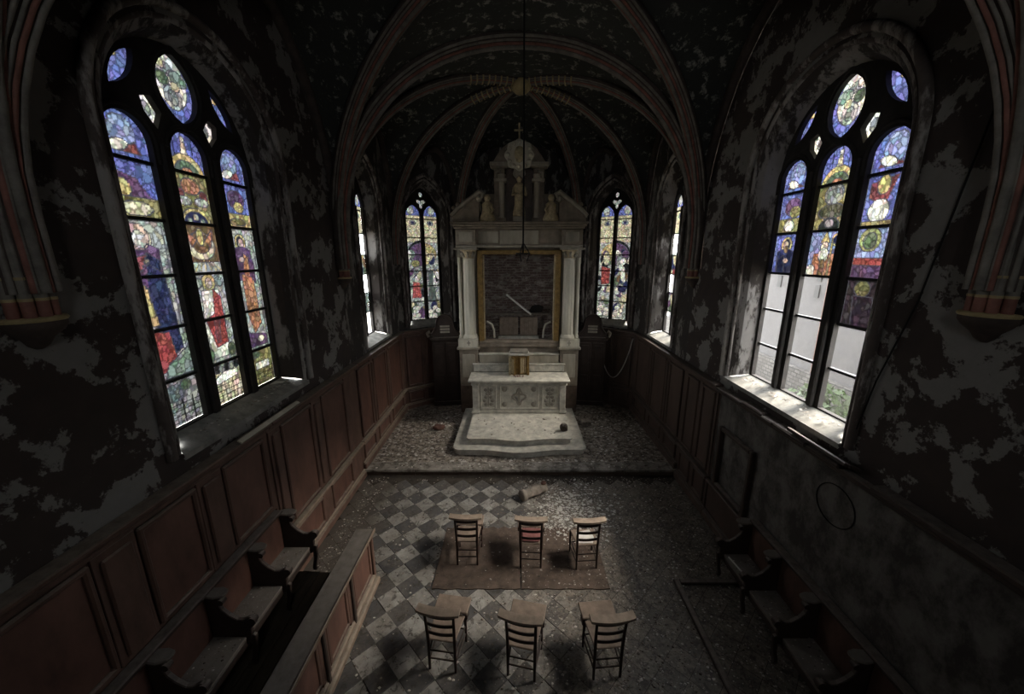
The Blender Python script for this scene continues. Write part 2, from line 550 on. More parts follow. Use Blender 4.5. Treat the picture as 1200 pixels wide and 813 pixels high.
def paint_heads(c, ctr, pitch, hw, vs, flip=1):
    """blue heads of the three lights with pale figures, gold canopies under them"""
    for k in (-1, 0, 1):
        u = ctr + k * pitch
        c.rect((u - hw, vs - .18), (u + hw, vs + .30), BLUE)
        for a in (-.12, .0, .12):
            c.rect((u + a - .004, vs - .1), (u + a + .004, vs + .3), DARK, False)
        if k == 0:
            c.poly([(u - .05, vs - .02), (u + .05, vs - .02), (u + .02, vs + .17), (u - .02, vs + .17)], CREAM)
            c.ell((u, vs + .17), .03, .03, WHITE)
            c.ell((u, vs - .20), .235, .22, YEL); c.ell((u, vs - .22), .18, .17, GREEN); c.ell((u, vs - .24), .12, .12, ORANGE)
        else:
            c.ell((u, vs + .05), .13, .15, SKYB); c.poly([(u - .15, vs - .12), (u + .12, vs - .02), (u + .16, vs - .12)], CRIM)
            c.ell((u - .06 * flip, vs - .07), .1, .05, WHITE, .3)

def paint_top(c, ctr, za):
    """the pieces of the tracery above the lights"""
    c.rect((ctr - 1, za - .76), (ctr + 1, za + .1), BLUE)
    u, v = ctr, za - .36
    c.ell((u, v + .05), .2, .26, WHITE); c.ell((u - .02, v + .17), .09, .06, GREY); c.ell((u + .11, v + .11), .11, .075, TEAL)
    c.ell((u - .1, v + .06), .08, .07, GREEN); c.ell((u, v - .1), .12, .12, PALE); c.ell((u, v - .1), .07, .075, GREY)
    c.ell((u - .1, v + .2), .05, .05, CREAM); c.ell((u + .05, v + .02), .06, .05, CREAM)
    for k in (-1, 1):
        c.poly([(ctr + k * .24, za - .88), (ctr + k * .5, za - .88), (ctr + k * .5, za - .5), (ctr + k * .24, za - .5)], WHITE)
        c.ell((ctr + k * .37, za - .68), .05, .07, GREY)
        c.ell((ctr + k * .60, za - .28), .04, .04, YEL)

def saint(c, u, v, w, halo, skin, robe, robe2, hgt, bg, vb):
    c.rect((u - w, vb), (u + w, v + .16), bg)
    c.ell((u, v), .105, .11, halo)
    c.ell((u, v), .065, .075, DARK); c.ell((u + .01, v - .01), .048, .062, skin)
    c.poly([(u - .17, v - .1), (u - .06, v - .06), (u + .06, v - .06), (u + .17, v - .1), (u + .15, v - hgt), (u - .15, v - hgt)], robe)
    c.poly([(u + .02, v - .14), (u + .16, v - .22), (u + .11, v - hgt), (u - .03, v - hgt)], robe2)
    c.ell((u - .02, v - .22), .05, .035, SKIN)
    c.poly([(u - .13, v - .3), (u - .09, v - .3), (u - .1, v - hgt), (u - .14, v - hgt)], robe * .5)

def paint_left(ctr, p, zb, za):
    c = Canvas(ctr - .95, ctr + .95, zb - .02, za + .02, GREY)
    paint_heads(c, ctr, p, .24, 5.77)
    paint_top(c, ctr, za)
    r = [5.59, 5.05, 4.49, 3.95, 3.40, zb]
    L1, L2, L3 = ctr - p, ctr, ctr + p
    # second row
    c.rect((L1 - .24, 5.05), (L1 + .24, 5.59), BLUE); c.poly([(L1 - .24, 5.5), (L1 + .05, 5.42), (L1 + .2, 5.22), (L1 + .05, 5.2), (L1 - .24, 5.38)], PURP)
    c.ell((L1 - .12, 5.32), .1, .09, YEL); c.rect((L1 - .24, 5.05), (L1 + .24, 5.24), OLIVE); c.ell((L1, 5.14), .16, .07, CREAM)
    c.rect((L2 - .24, 5.05), (L2 + .24, 5.59), OLIVE); c.ell((L2, 5.45), .13, .09, ORANGE); c.ell((L2 - .16, 5.36), .06, .06, CRIM); c.ell((L2 + .16, 5.36), .06, .06, CRIM)
    c.ell((L2 - .12, 5.29), .1, .05, PALE); c.ell((L2 + .12, 5.29), .1, .05, PALE)
    c.ell((L2, 5.06), .2, .16, YEL); c.ell((L2, 5.05), .165, .13, NAVY); c.ell((L2, 5.12), .04, .04, CREAM); c.ell((L2 - .09, 5.08), .035, .03, GREY); c.ell((L2 + .09, 5.08), .035, .03, GREY)
    c.rect((L3 - .24, 5.05), (L3 + .24, 5.59), BLUE); c.ell((L3 + .02, 5.4), .15, .12, PURP); c.ell((L3 + .05, 5.31), .09, .07, YEL); c.rect((L3 - .24, 5.05), (L3 + .24, 5.22), YEL); c.ell((L3, 5.12), .14, .05, OLIVE)
    # saints and Christ
    saint(c, L1 - .04, 4.86, .24, CREAM, SKIN, PURP, NAVY, .5, PALE, 3.40)
    c.ell((L1 - .08, 4.87), .12, .13, SKIN); c.ell((L1 - .06, 4.85), .07, .09, WHITE)
    c.poly([(L1 - .22, 4.66), (L1 - .02, 4.7), (L1 - .1, 4.55), (L1 - .22, 4.5)], CRIM)
    c.poly([(L1 - .04, 4.62), (L1 + .14, 4.5), (L1 + .17, 3.7), (L1 - .04, 3.62), (L1 - .1, 4.2)], NAVY)
    c.poly([(L1 - .22, 4.45), (L1 - .1, 4.4), (L1 - .04, 3.98), (L1 - .22, 4.0)], YEL)
    c.poly([(L1 - .24, 3.95), (L1 + .04, 3.9), (L1 + .08, 3.52), (L1 - .24, 3.46)], RED); c.poly([(L1 - .05, 3.55), (L1 + .24, 3.72), (L1 + .24, 3.42), (L1 - .1, 3.42)], TEAL)
    c.rect((L2 - .24, 3.40), (L2 + .24, 5.05), PALE)
    c.rect((L2 - .24, 4.62), (L2 + .24, 5.05), BROWN)
    c.ell((L2, 4.80), .2, .16, CREAM); c.ell((L2, 4.84), .13, .13, BROWN); c.ell((L2, 4.90), .05, .1, YEL)
    c.poly([(L2 - .2, 5.0), (L2 - .05, 4.86), (L2 - .14, 4.78)], ORANGE); c.poly([(L2 + .2, 5.0), (L2 + .05, 4.86), (L2 + .14, 4.78)], ORANGE)
    for k in range(-3, 4):
        c.poly([(L2 + k * .03, 4.66), (L2 + k * .075, 4.52), (L2 + k * .075 + .02, 4.52)], YEL, False)
    c.ell((L2, 4.38), .1, .1, YEL); c.ell((L2, 4.37), .05, .065, SKIN)
    c.ell((L2 - .16, 4.38), .07, .06, GREY); c.ell((L2 + .16, 4.38), .07, .06, GREY)
    c.poly([(L2 - .13, 4.28), (L2 + .13, 4.28), (L2 + .17, 3.7), (L2 + .12, 3.46), (L2 - .12, 3.46), (L2 - .17, 3.8)], WHITE)
    c.poly([(L2 + .04, 4.3), (L2 + .15, 4.2), (L2 + .14, 3.62), (L2 - .05, 3.58), (L2 - .14, 3.95), (L2 + .0, 4.0)], RED)
    c.poly([(L2 - .02, 3.95), (L2 + .07, 3.95), (L2 + .02, 3.64), (L2 - .04, 3.64)], CRIM)
    c.ell((L2 - .18, 3.52), .07, .09, GREEN); c.ell((L2 + .18, 3.52), .07, .09, GREEN)
    saint(c, L3 - .03, 4.86, .24, YEL, SKIN, PURP, ORANGE, .5, PALE, 3.40)
    c.poly([(L3 - .1, 4.45), (L3 + .12, 4.4), (L3 + .14, 3.75), (L3 - .02, 3.62), (L3 - .1, 3.9)], ORANGE)
    c.poly([(L3 + .08, 4.72), (L3 + .17, 4.6), (L3 + .16, 4.3), (L3 + .06, 4.42)], PURP)
    c.poly([(L3 - .2, 3.66), (L3 + .2, 3.58), (L3 + .2, 3.44), (L3 - .2, 3.44)], PURP); c.ell((L3 + .08, 3.53), .07, .045, WHITE)
    # bottom row
    for u, k in ((L1, GREY), (L2, CREAM), (L3, OLIVE)):
        c.rect((u - .24, zb - .02), (u + .24, 3.40), k)
        for q in range(8):
            c.rect((u - .24 + q * .065, zb - .02), (u - .234 + q * .065, 3.16), DARK, False)
        for q in range(4):
            c.rect((u - .24, zb + .03 + q * .065), (u + .24, zb + .036 + q * .065), DARK, False)
    c.ell((L1 - .05, 3.24), .12, .1, g(90, 110, 110)); c.ell((L1 + .1, 3.3), .07, .07, GREEN)
    for q in range(6): c.ell((L2 - .2 + q * .08, 3.32), .05, .06, DARK if q % 2 else GREY)
    c.poly([(L2 - .18, 3.13), (L2 + .2, 3.17), (L2 + .2, 3.25), (L2 - .02, 3.27), (L2 - .18, 3.2)], WHITE * 1.6)
    c.rect((L3 - .12, 3.1), (L3 + .16, 3.2), WHITE); c.ell((L3 - .1, 3.32), .09, .05, GREEN)
    return c.finish()

def paint_right(ctr, p, zb, za):
    c = Canvas(ctr - .95, ctr + .95, zb - .02, za + .02, GREY)
    paint_heads(c, ctr, p, .24, 5.72, -1)
    paint_top(c, ctr, za)
    N_, L2, F_ = ctr - p, ctr, ctr + p
    c.rect((F_ - .24, 5.0), (F_ + .24, 5.54), BLUE); c.ell((F_, 5.35), .15, .12, PURP); c.ell((F_ - .06, 5.28), .1, .08, OLIVE); c.rect((F_ - .24, 4.99), (F_ + .24, 5.19), OLIVE); c.ell((F_ + .02, 5.1), .1, .075, WHITE)
    c.rect((L2 - .24, 5.0), (L2 + .24, 5.54), OLIVE); c.ell((L2, 5.42), .14, .12, GREY); c.ell((L2, 5.22), .2, .09, g(85, 85, 60)); c.ell((L2, 5.03), .16, .12, g(40, 50, 45)); c.ell((L2, 5.08), .07, .05, GREY)
    c.rect((N_ - .24, 5.0), (N_ + .24, 5.54), BLUE); c.poly([(N_ - .1, 5.5), (N_ + .2, 5.45), (N_ + .2, 5.3), (N_, 5.2)], CRIM); c.ell((N_ + .05, 5.42), .07, .1, YEL); c.ell((N_ + .06, 5.16), .12, .12, WHITE); c.rect((N_ - .24, 4.99), (N_ + .24, 5.06), OLIVE)
    saint(c, F_, 4.84, .24, YEL, SKIN, NAVY, NAVY * .6, .45, BLUE, 4.4)
    c.ell((F_, 4.775), .04, .05, BROWN)
    c.rect((L2 - .24, 4.42), (L2 + .24, 5.0), SKYB)
    c.poly([(L2 - .17, 4.72), (L2 + .15, 4.72), (L2 + .19, 4.4), (L2 - .2, 4.4)], ORANGE)
    c.poly([(L2 - .07, 4.85), (L2 + .07, 4.85), (L2, 5.0)], YEL); c.ell((L2, 4.79), .06, .07, SKIN); c.ell((L2, 4.70), .08, .085, WHITE)
    c.ell((L2 - .16, 4.88), .07, .075, YEL); c.ell((L2 - .16, 4.88), .045, .05, NAVY); c.rect((L2 - .12, 4.4), (L2 - .1, 4.84), YEL)
    c.poly([(L2 - .03, 4.65), (L2 + .03, 4.65), (L2 + .05, 4.4), (L2 - .05, 4.4)], BROWN); c.ell((L2 + .17, 4.5), .07, .08, WHITE)
    c.rect((N_ - .24, 4.42), (N_ + .24, 5.0), SKYB); c.ell((N_ + .08, 4.86), .13, .13, g(150, 160, 60)); c.ell((N_ + .08, 4.85), .08, .09, GREEN)
    c.rect((N_ - .24, 4.58), (N_ + .24, 4.66), RED); c.rect((N_ - .24, 4.4), (N_ + .24, 4.58), PURP)
    c.rect((N_ - .24, 3.86), (N_ + .24, 4.44), g(58, 48, 56)); c.ell((N_ + .05, 4.33), .1, .09, OLIVE * .7); c.poly([(N_ - .1, 4.25), (N_ + .15, 4.25), (N_ + .1, 3.86), (N_ - .15, 3.86)], g(55, 40, 55))
    return c.finish()

def paint_small(ctr, zb, za, seed, bright=1.0):
    """two lights: blue heads, pale canopies and a crowded scene below"""
    c = Canvas(ctr - .55, ctr + .55, zb - .02, za + .02, BLUE)
    q = random.Random(seed)
    H = za - zb
    for k in (-1, 1):
        u = ctr + k * .27
        c.rect((u - .21, zb + .80 * H), (u + .21, zb + .90 * H), BLUE); c.ell((u + k * .05, zb + .84 * H), .1, .12, PALE)
        c.rect((u - .21, zb + .70 * H), (u + .21, zb + .80 * H), CREAM); c.ell((u, zb + .75 * H), .1, .07, GREY); c.ell((u, zb + .75 * H), .05, .04, NAVY)
        c.rect((u - .21, zb + .60 * H), (u + .21, zb + .70 * H), CREAM)
        c.rect((u - .21, zb), (u + .21, zb + .60 * H), PALE)
        if k < 0:
            c.ell((ctr, zb + .52 * H), .47, .10 * H, DARK); c.ell((ctr, zb + .515 * H), .43, .085 * H, PURP)
        else:
            c.put(((c.U > ctr) & (((c.U - ctr) / .43) ** 2 + ((c.V - zb - .515 * H) / (.085 * H)) ** 2 < 1)), YEL)
        for j in range(34):
            cl = q.choice([WHITE, CREAM, GREEN, OLIVE, NAVY, PURP, GREY, TEAL, BROWN, CREAM, PALE, DARK])
            c.ell((u + q.uniform(-.2, .2), zb + q.uniform(.03, .535) * H), q.uniform(.05, .12), q.uniform(.06, .18), cl, q.uniform(-.7, .7))
    if seed % 2 == 0:
        c.ell((ctr + .2, zb + .55 * H), .12, .13, YEL); c.ell((ctr - .25, zb + .44 * H), .13, .1, OLIVE); c.ell((ctr - .25, zb + .29 * H), .07, .2, WHITE)
        c.poly([(ctr - .36, zb + .30 * H), (ctr - .16, zb + .29 * H), (ctr - .12, zb + .17 * H), (ctr - .42, zb + .17 * H)], RED * 1.2)
        c.poly([(ctr + .15, zb + .38 * H), (ctr + .3, zb + .38 * H), (ctr + .36, zb + .14 * H), (ctr + .12, zb + .14 * H)], g(80, 95, 90)); c.ell((ctr + .32, zb + .3 * H), .05, .2, WHITE)
    else:
        c.ell((ctr + .24, zb + .48 * H), .1, .2, CREAM); c.poly([(ctr + .1, zb + .4 * H), (ctr + .4, zb + .42 * H), (ctr + .38, zb + .27 * H), (ctr + .12, zb + .28 * H)], RED)
        c.ell((ctr - .3, zb + .36 * H), .07, .22, WHITE); c.ell((ctr - .15, zb + .22 * H), .08, .1, WHITE); c.ell((ctr - .3, zb + .24 * H), .13, .1, NAVY)
    for k in (-1, 1):
        for j in range(5):
            c.ell((ctr + k * .27 + q.uniform(-.16, .16), zb + q.uniform(.01, .09) * H), .09, .07, WHITE)
    c.ell((ctr, zb + .955 * H), .075, .075, PALE)
    for a in (90, 210, 330):
        c.ell((ctr + .085 * math.cos(R(a + 180)), zb + .895 * H + .075 * math.sin(R(a + 180))), .075, .075, PALE)
    c.c *= bright
    return c.finish(500)

# ------------------------------------------------------------------ windows
def circle(cx, cz, ru, rv, n=20, rot=0.0):
    return [(cx + ru * math.cos(2 * math.pi * i / n + rot), cz + rv * math.sin(2 * math.pi * i / n + rot)) for i in range(n)]
def light_hole(u, hw, z0, zs, n=10, pt=1.0):
    return arch(u, hw, z0, zs, zs + hw * pt, n)
def almond(cx, cz, hw, hh, n=9, rot=0.0):
    Rr = (hw * hw + hh * hh) / (2 * hw); cc = Rr - hw; am = math.asin(hh / Rr)
    pts = [(-cc + Rr * math.cos(a), Rr * math.sin(a)) for a in [(-am + 2 * am * i / n) for i in range(n + 1)]]
    pts += [(-x, -y) for x, y in pts[1:-1]]
    return [(cx + x * math.cos(rot) - y * math.sin(rot), cz + x * math.sin(rot) + y * math.cos(rot)) for x, y in pts]

def portal(fn, u, v, w, h, d, inward):
    l = bpy.data.lights.new('window_daylight_portal', 'AREA')
    l.shape = 'RECTANGLE'; l.size = w; l.size_y = h
    l.cycles.is_portal = True
    o = bpy.data.objects.new('window_daylight_portal', l); COL.objects.link(o)
    o.location = fn(u, v, d)
    z = -Vector(inward).normalized()
    x = Vector((0, 0, 1)).cross(z).normalized(); y = z.cross(x)
    o.rotation_euler = Matrix((x, y, z)).transposed().to_euler()

def reveal(parent, fn, ctr, hwo, hwg, z0o, z0g, zso, zsg, zao, zag, depth, mould=True):
    n = 14
    A = arch(ctr, hwo, z0o, zso, zao, n); B = arch(ctr, hwg, z0g, zsg, zag, n)
    mid = [((a[0] * .45 + b[0] * .55), (a[1] * .45 + b[1] * .55)) for a, b in zip(A, B)]
    la = [fn(u, v, 0) for u, v in A]; lm = [fn(u, v, depth * .30) for u, v in mid]
    lb = [fn(u, v, depth) for u, v in B]
    mb = MB().band(la[1:] + la[:1], lm[1:] + lm[:1], False, False)
    mb.band(lm[1:] + lm[:1], lb[1:] + lb[:1], False, False)
    mb.build('reveal', 'reveal', parent)
    s = MB()
    s.add([fn(ctr - hwo, z0o, -.04), fn(ctr + hwo, z0o, -.04), fn(ctr + hwg, z0g, depth), fn(ctr - hwg, z0g, depth),
           fn(ctr - hwo, z0o - .06, -.04), fn(ctr + hwo, z0o - .06, -.04), fn(ctr + hwg, z0g - .12, depth), fn(ctr - hwg, z0g - .12, depth)],
          [(0, 1, 2, 3), (0, 1, 5, 4), (4, 5, 6, 7)])
    s.build('sill', 'sill', parent)
    if mould:
        for off, r, d in ((.10, .050, -.012), (.0, .034, .03)):
            pts = [fn(u, v, d) for u, v in arch(ctr, hwo + off, z0o, zso, zao + off, n)[1:]] + [fn(ctr - hwo - off, z0o, d)]
            MB().tube(pts, r, 8).build('roll_moulding', 'moulding', parent)

def big_window(name, fn, wall_n, ctr, zoff, right):
    root = roots(name, 'tall three-light stained glass window in the %s' % ('right wall, its lower panes replaced by clear glass' if right else 'left wall, its saints in red, orange and blue glass whole'))
    D = .32; zb = 2.88 + zoff; za = 6.80 + zoff; hwg = .95; zsg = 5.80 + zoff; p = .685
    reveal(root, fn, ctr, 1.17, hwg, 2.76 + zoff, zb, 5.80 + zoff, zsg, 6.97 + zoff, za, D)
    outer = arch(ctr, hwg + .03, zb - .06, zsg, za + .03, 16)
    hole = [light_hole(ctr + k * p, .238, zb, 5.765 + zoff) for k in (-1, 0, 1)]
    top = [almond(ctr, za - .38, .25, .33, 9)]
    for k in (-1, 1):
        top.append([(ctr + k * .345, za - .86), (ctr + k * .46, za - .73), (ctr + k * .48, za - .60), (ctr + k * .36, za - .56), (ctr + k * .265, za - .69)][::k])
        top.append(almond(ctr + k * .605, za - .40, .080, .25, 7, k * R(38)))
    MB().plate([outer] + hole + top, fn, D - .05, D + .012).build('tracery', 'stone_dark', root, .0)
    # each mullion stands proud of the plate
    for k in (-.5, .5):
        MB().plate([[(ctr + k * p - .045, zb - .02), (ctr + k * p + .045, zb - .02), (ctr + k * p + .045, 5.80 + zoff), (ctr + k * p - .045, 5.80 + zoff)]], fn, D - .10, D - .045).build('mullion', 'stone_dark', root, .015)
    for k in (-1, 0, 1):
        pts = [fn(u, v, D - .05) for u, v in arch(ctr + k * p, .285, 5.6 + zoff, 5.765 + zoff, 6.06 + zoff, 8)[1:]] + [fn(ctr + k * p - .285, 5.6 + zoff, D - .05)]
        MB().tube(pts, .022, 6).build('arch_moulding', 'stone_dark', root)
    al_ = almond(ctr, za - .38, .295, .39, 11)
    MB().tube([fn(u, v, D - .05) for u, v in al_ + al_[:1]], .022, 6).build('arch_moulding', 'stone_dark', root)
    cv = (paint_right if right else paint_left)(ctr, p, zb, za)
    rows = [6.02 + zoff, 5.59 + zoff, 5.05 + zoff, 4.49 + zoff, 3.95 + zoff, 3.40 + zoff, zb]
    for k in (-1, 0, 1):
        u = ctr + k * p
        for i in range(6):
            if right and (i >= 4 or (i == 3 and k >= 0)):
                o = MB().plate([[(u - .25, rows[i + 1]), (u + .25, rows[i + 1]), (u + .25, rows[i]), (u - .25, rows[i])]], fn, D + .014, D + .018).build('clear_pane', 'clear', root)
                o['label'] = 'clear dusty pane'
            else:
                cv.pane('stained_pane', root, fn, u - .25, u + .25, rows[i + 1], rows[i], D + .016)
            if i:
                MB().plate([[(u - .25, rows[i] - .016), (u + .25, rows[i] - .016), (u + .25, rows[i] + .016), (u - .25, rows[i] + .016)]], fn, D - .02, D + .035).build('saddle_bar', 'iron', root)
    for l in top:
        us = [q[0] for q in l]; vs = [q[1] for q in l]
        cv.pane('tracery_pane', root, fn, max(min(us) - .02, ctr - .95), min(max(us) + .02, ctr + .95), min(vs) - .02, max(vs) + .02, D + .016)
    portal(fn, ctr, (zb + za) / 2, 2.0, za - zb + .1, D + .12, [-c for c in wall_n])
    return root

def small_window(name, fn, wall_n, ctr, zb, za, seed, label, bright=1.0, hwg=.53, hwo=.74, D=.34, clear_low=False):
    root = roots(name, label)
    H = za - zb; zsg = za - .80
    reveal(root, fn, ctr, hwo, hwg, zb - .14, zb, zsg - .02, zsg, za + .22, za, D)
    outer = arch(ctr, hwg + .03, zb - .06, zsg, za + .03, 14)
    hz = zb + .80 * H
    holes = [arch(ctr + k * .265, .215, zb, hz, hz + .30, 8) for k in (-1, 1)]
    # trefoil and eyelet in the head
    tre = []
    for i in range(36):
        a = 2 * math.pi * i / 36 - math.pi / 2
        r = .105 + .042 * math.cos(3 * (a + math.pi / 2))
        tre.append((ctr + r * math.cos(a) * 1.05, zb + .895 * H + r * math.sin(a)))
    eye = circle(ctr, zb + .957 * H, .062, .072, 16)
    MB().plate([outer] + holes + [tre, eye], fn, D - .05, D + .012).build('tracery', 'stone_dark', root)
    MB().plate([[(ctr - .045, zb - .02), (ctr + .045, zb - .02), (ctr + .045, hz), (ctr - .045, hz)]], fn, D - .09, D - .025).build('mullion', 'stone_dark', root, .012)
    cv = paint_small(ctr, zb, za, seed, bright)
    nrow = 7
    rows = [zb + H * q for q in (.90, .78, .64, .51, .385, .265, .14, 0)]
    for k in (-1, 1):
        u = ctr + k * .265
        for i in range(nrow):
            if clear_low and i in (2, 4, 6):
                MB().plate([[(u - .225, rows[i + 1]), (u + .225, rows[i + 1]), (u + .225, rows[i]), (u - .225, rows[i])]], fn, D + .014, D + .018).build('clear_pane', 'clear', root)
            else:
                cv.pane('stained_pane', root, fn, u - .225, u + .225, rows[i + 1], rows[i], D + .016)
            if i:
                MB().plate([[(u - .225, rows[i] - .012), (u + .225, rows[i] - .012), (u + .225, rows[i] + .012), (u - .225, rows[i] + .012)]], fn, D - .02, D + .03).build('saddle_bar', 'iron', root)
    cv.pane('tracery_pane', root, fn, ctr - .17, ctr + .17, zb + .85 * H, zb + .99 * H, D + .016)
    portal(fn, ctr, (zb + za) / 2, 1.2, H + .1, D + .12, [-c for c in wall_n])
    return root

fL = frame((-W, 0, 0), (0, 1, 0), (-1, 0, 0))
fR = frame((W, 0, 0), (0, 1, 0), (1, 0, 0))
dL = Vector((BL[0] - AL[0], BL[1] - AL[1], 0)); lenD = dL.length
nL = Vector((-dL.y, dL.x, 0)).normalized()
fDL = frame((AL[0], AL[1], 0), dL, nL)
dR = Vector((BR[0] - AR[0], BR[1] - AR[1], 0))
nR = Vector((dR.y, -dR.x, 0)).normalized()
fDR = frame((AR[0], AR[1], 0), dR, nR)
CL, CR = 4.57, 4.89
CHL, CHR = 9.02, 9.12
ZT = 8.7
def wall(name, fn, u0, u1, holes, mat, label, split=None):
    mb = MB().plate([[(u0, -.3), (u1, -.3), (u1, ZT), (u0, ZT)]] + holes, fn, 0, None)
    return struct(mb.build(name, mat), label)
aw = lambda c, hw, z0, zs, za: arch(c, hw, z0, zs, za, 14)
wall('wall_left', fL, -2.0, 7.38, [aw(CL, 1.17, 2.76, 5.80, 6.97)], 'wall', 'left nave wall with dark paint peeling off grey plaster')
wall('wall_right', fR, -2.0, 7.56, [aw(CR, 1.17, 2.71, 5.75, 6.92)], 'wall', 'right nave wall with dark paint peeling off grey plaster')
SZ, SA = 2.80, 6.55
wall('wall_choir_left', fL, 7.38, 10.7, [aw(CHL, .74, SZ - .14, SA - .82, SA + .22)], 'apse_wall', 'soot dark choir wall left of the altar')
wall('wall_choir_right', fR, 7.56, 10.7, [aw(CHR, .74, SZ - .14, SA - .82, SA + .22)], 'apse_wall', 'soot dark choir wall right of the altar')
wall('wall_apse_left', fDL, 0, lenD, [aw(lenD * .5, .70, SZ - .14, SA - .82, SA + .22)], 'apse_wall', 'slanting apse wall behind the altar on the left')
wall('wall_apse_right', fDR, 0, lenD, [aw(lenD * .5, .70, SZ - .14, SA - .82, SA + .22)], 'apse_wall', 'slanting apse wall behind the altar on the right')
wall('wall_apse_back', frame((0, BL[1], 0), (1, 0, 0), (0, 1, 0)), BL[0], BR[0], [], 'apse_wall', 'dark end wall of the apse behind the altarpiece')
fB = frame((0, -2.0, 0), (1, 0, 0), (0, -1, 0))
wall('wall_rear', fB, -W, W, [aw(0, .62, 5.4, 6.5, 7.3)], 'wall', 'end wall of the chapel behind the gallery')

big_window('window_1', fL, (-1, 0, 0), CL, 0.0, False)
big_window('window_2', fR, (1, 0, 0), CR, -.05, True)
small_window('window_3', fL, (-1, 0, 0), CHL, SZ, SA, 4, 'narrow choir window seen edge-on left of the altar', 1.3, clear_low=True)
small_window('window_4', fR, (1, 0, 0), CHR, SZ, SA, 5, 'narrow choir window seen edge-on right of the altar', 1.3, clear_low=True)
small_window('window_5', fDL, nL, lenD * .5, SZ, SA, 2, 'two-light apse window with a red robed figure, left of the altarpiece', .8, hwo=.70)
small_window('window_6', fDR, nR, lenD * .5, SZ, SA, 3, 'two-light apse window with a red figure in its right light, right of the altarpiece', .8, hwo=.70)

# small window made up behind the camera, added to brighten vault and right bench
wr = roots('added_window', 'small plain window added unseen behind the camera to brighten the vault')
reveal(wr, fB, 0, .62, .50, 5.4, 5.5, 6.5, 6.5, 7.3, 7.15, .3)
MB().plate([arch(0, .53, 5.44, 6.5, 7.18, 16)] + [light_hole(k * .25, .20, 5.5, 6.45) for k in (-1, 1)] + [circle(0, 6.85, .12, .12)], fB, .26, .312).build('tracery', 'stone_dark', wr)
for k in (-1, 1):
    for i in range(3):
        MB().plate([[(k * .25 - .21, 5.5 + i * .4), (k * .25 + .21, 5.5 + i * .4), (k * .25 + .21, 5.89 + i * .4), (k * .25 - .21, 5.89 + i * .4)]], fB, .314, .318).build('clear_pane', 'clear', wr)
        MB().plate([[(k * .25 - .21, 5.88 + i * .4), (k * .25 + .21, 5.88 + i * .4), (k * .25 + .21, 5.90 + i * .4), (k * .25 - .21, 5.90 + i * .4)]], fB, .29, .33).build('saddle_bar', 'iron', wr)
portal(fB, 0, 6.3, 1.1, 1.9, .45, (0, 1, 0))

# ------------------------------------------------------------------ vault
def cell(mb, b, v1, v2, k=1.0, n=22, m=16):
    b, v1, v2 = Vector(b), Vector(v1), Vector(v2)
    rows = []
    for j in range(m + 1):
        s = math.sin(j / m * math.pi / 2)
        row = []
        for i in range(n + 1):
            w = math.sin((i / n * 2 - 1) * math.pi / 2)
            q = v1 + (v2 - v1) * ((w + 1) / 2)
            p = b + (q - b) * s * 1.004
            scl = 1 - (1 - k) * s * s * (1 - abs(w))
            row.append((p.x, p.y, ZS + RISE * scl * prof(abs(w) * s)))
        rows.append(row)
    vs = [q for r in rows for q in r]
    k1 = n + 1
    mb.add(vs, [(j * k1 + i, j * k1 + i + 1, (j + 1) * k1 + i + 1, (j + 1) * k1 + i) for j in range(m) for i in range(n)], True)
vm = MB()
for b, poly in ((BOSS0, (BK0L, PL0, PR0, BK0R)), (BOSS1, (PL0, PL1, PR1, PR0))):
    for i in range(4):
        cell(vm, b, poly[i], poly[(i + 1) % 4])
for (a, b, k) in ((PL1, AL, .88), (AL, BL, .74), (BL, BR, .80), (BR, AR, .74), (AR, PR1, .88), (PR1, PL1, 1.0)):
    cell(vm, BOSS2, a, b, k)
ceil = struct(vm.build('ceiling', 'web'), 'soot-blackened ribbed vault with flaking paint')

def rib_path(b, v, zend, n=22, drop=.0):
    b, v = Vector(b), Vector(v)
    pts = []
    for i in range(n + 1):
        a = math.sin(i / n * math.pi / 2)
        p = b + (v - b) * a * .985
        pts.append((p.x, p.y, ZS + RISE * prof(a) - drop))
    p = b + (v - b) * .985
    for z in np.linspace(ZS - .1, zend, 3):
        pts.append((p.x, p.y, z))
    return pts
def arc_pts(cx, cy, r, a0, a1, n=6):
    return [(cx + r * math.cos(R(a0 + (a1 - a0) * i / n)), cy + r * math.sin(R(a0 + (a1 - a0) * i / n))) for i in range(n + 1)]
def rib(path, nrm, size=1.0, name='rib', inner=1):
    s = size
    # find inner side: b = t x n must point to the room
    p0, p1 = Vector(path[len(path) // 2]), Vector(path[len(path) // 2 + 1])
    t = (p1 - p0).normalized(); nv = Vector(nrm).normalized()
    if t.cross(nv).z > 0: nv = -nv
    body = [(-.17 * s, -.05), (-.17 * s, .035 * s), (-.12 * s, .065 * s), (-.055 * s, .125 * s), (.055 * s, .125 * s), (.12 * s, .065 * s), (.17 * s, .035 * s), (.17 * s, -.05)]
    r = MB().sweep(path, body, nv).build(name, 'rib_body', ceil)
    def roll(nm, a, c, rr, m):
        MB().sweep(path, arc_pts(a * s, c * s, rr * s, 0, 360, 8)[:-1], nv).build(nm, m, r)
    roll('roll_moulding', 0, .135, .036, 'rib_grey')
    for k in (-1, 1):
        roll('red_roll', k * .062, .112, .022, 'rib_red')
        roll('roll_moulding', k * .098, .080, .018, 'rib_grey')
        roll('roll_moulding', k * .150, .046, .022, 'rib_grey')
    return r
def hor_n(a, b):
    d = Vector((b[0] - a[0], b[1] - a[1], 0)); return (-d.y, d.x, 0)
for v in (PL0, PL1, PR1, PR0):
    rib(rib_path(BOSS1, v, 4.45), hor_n(BOSS1, v), .75)
for v in (PL1, AL, BL, BR, AR, PR1):
    rib(rib_path(BOSS2, v, 4.45), hor_n(BOSS2, v), .72)
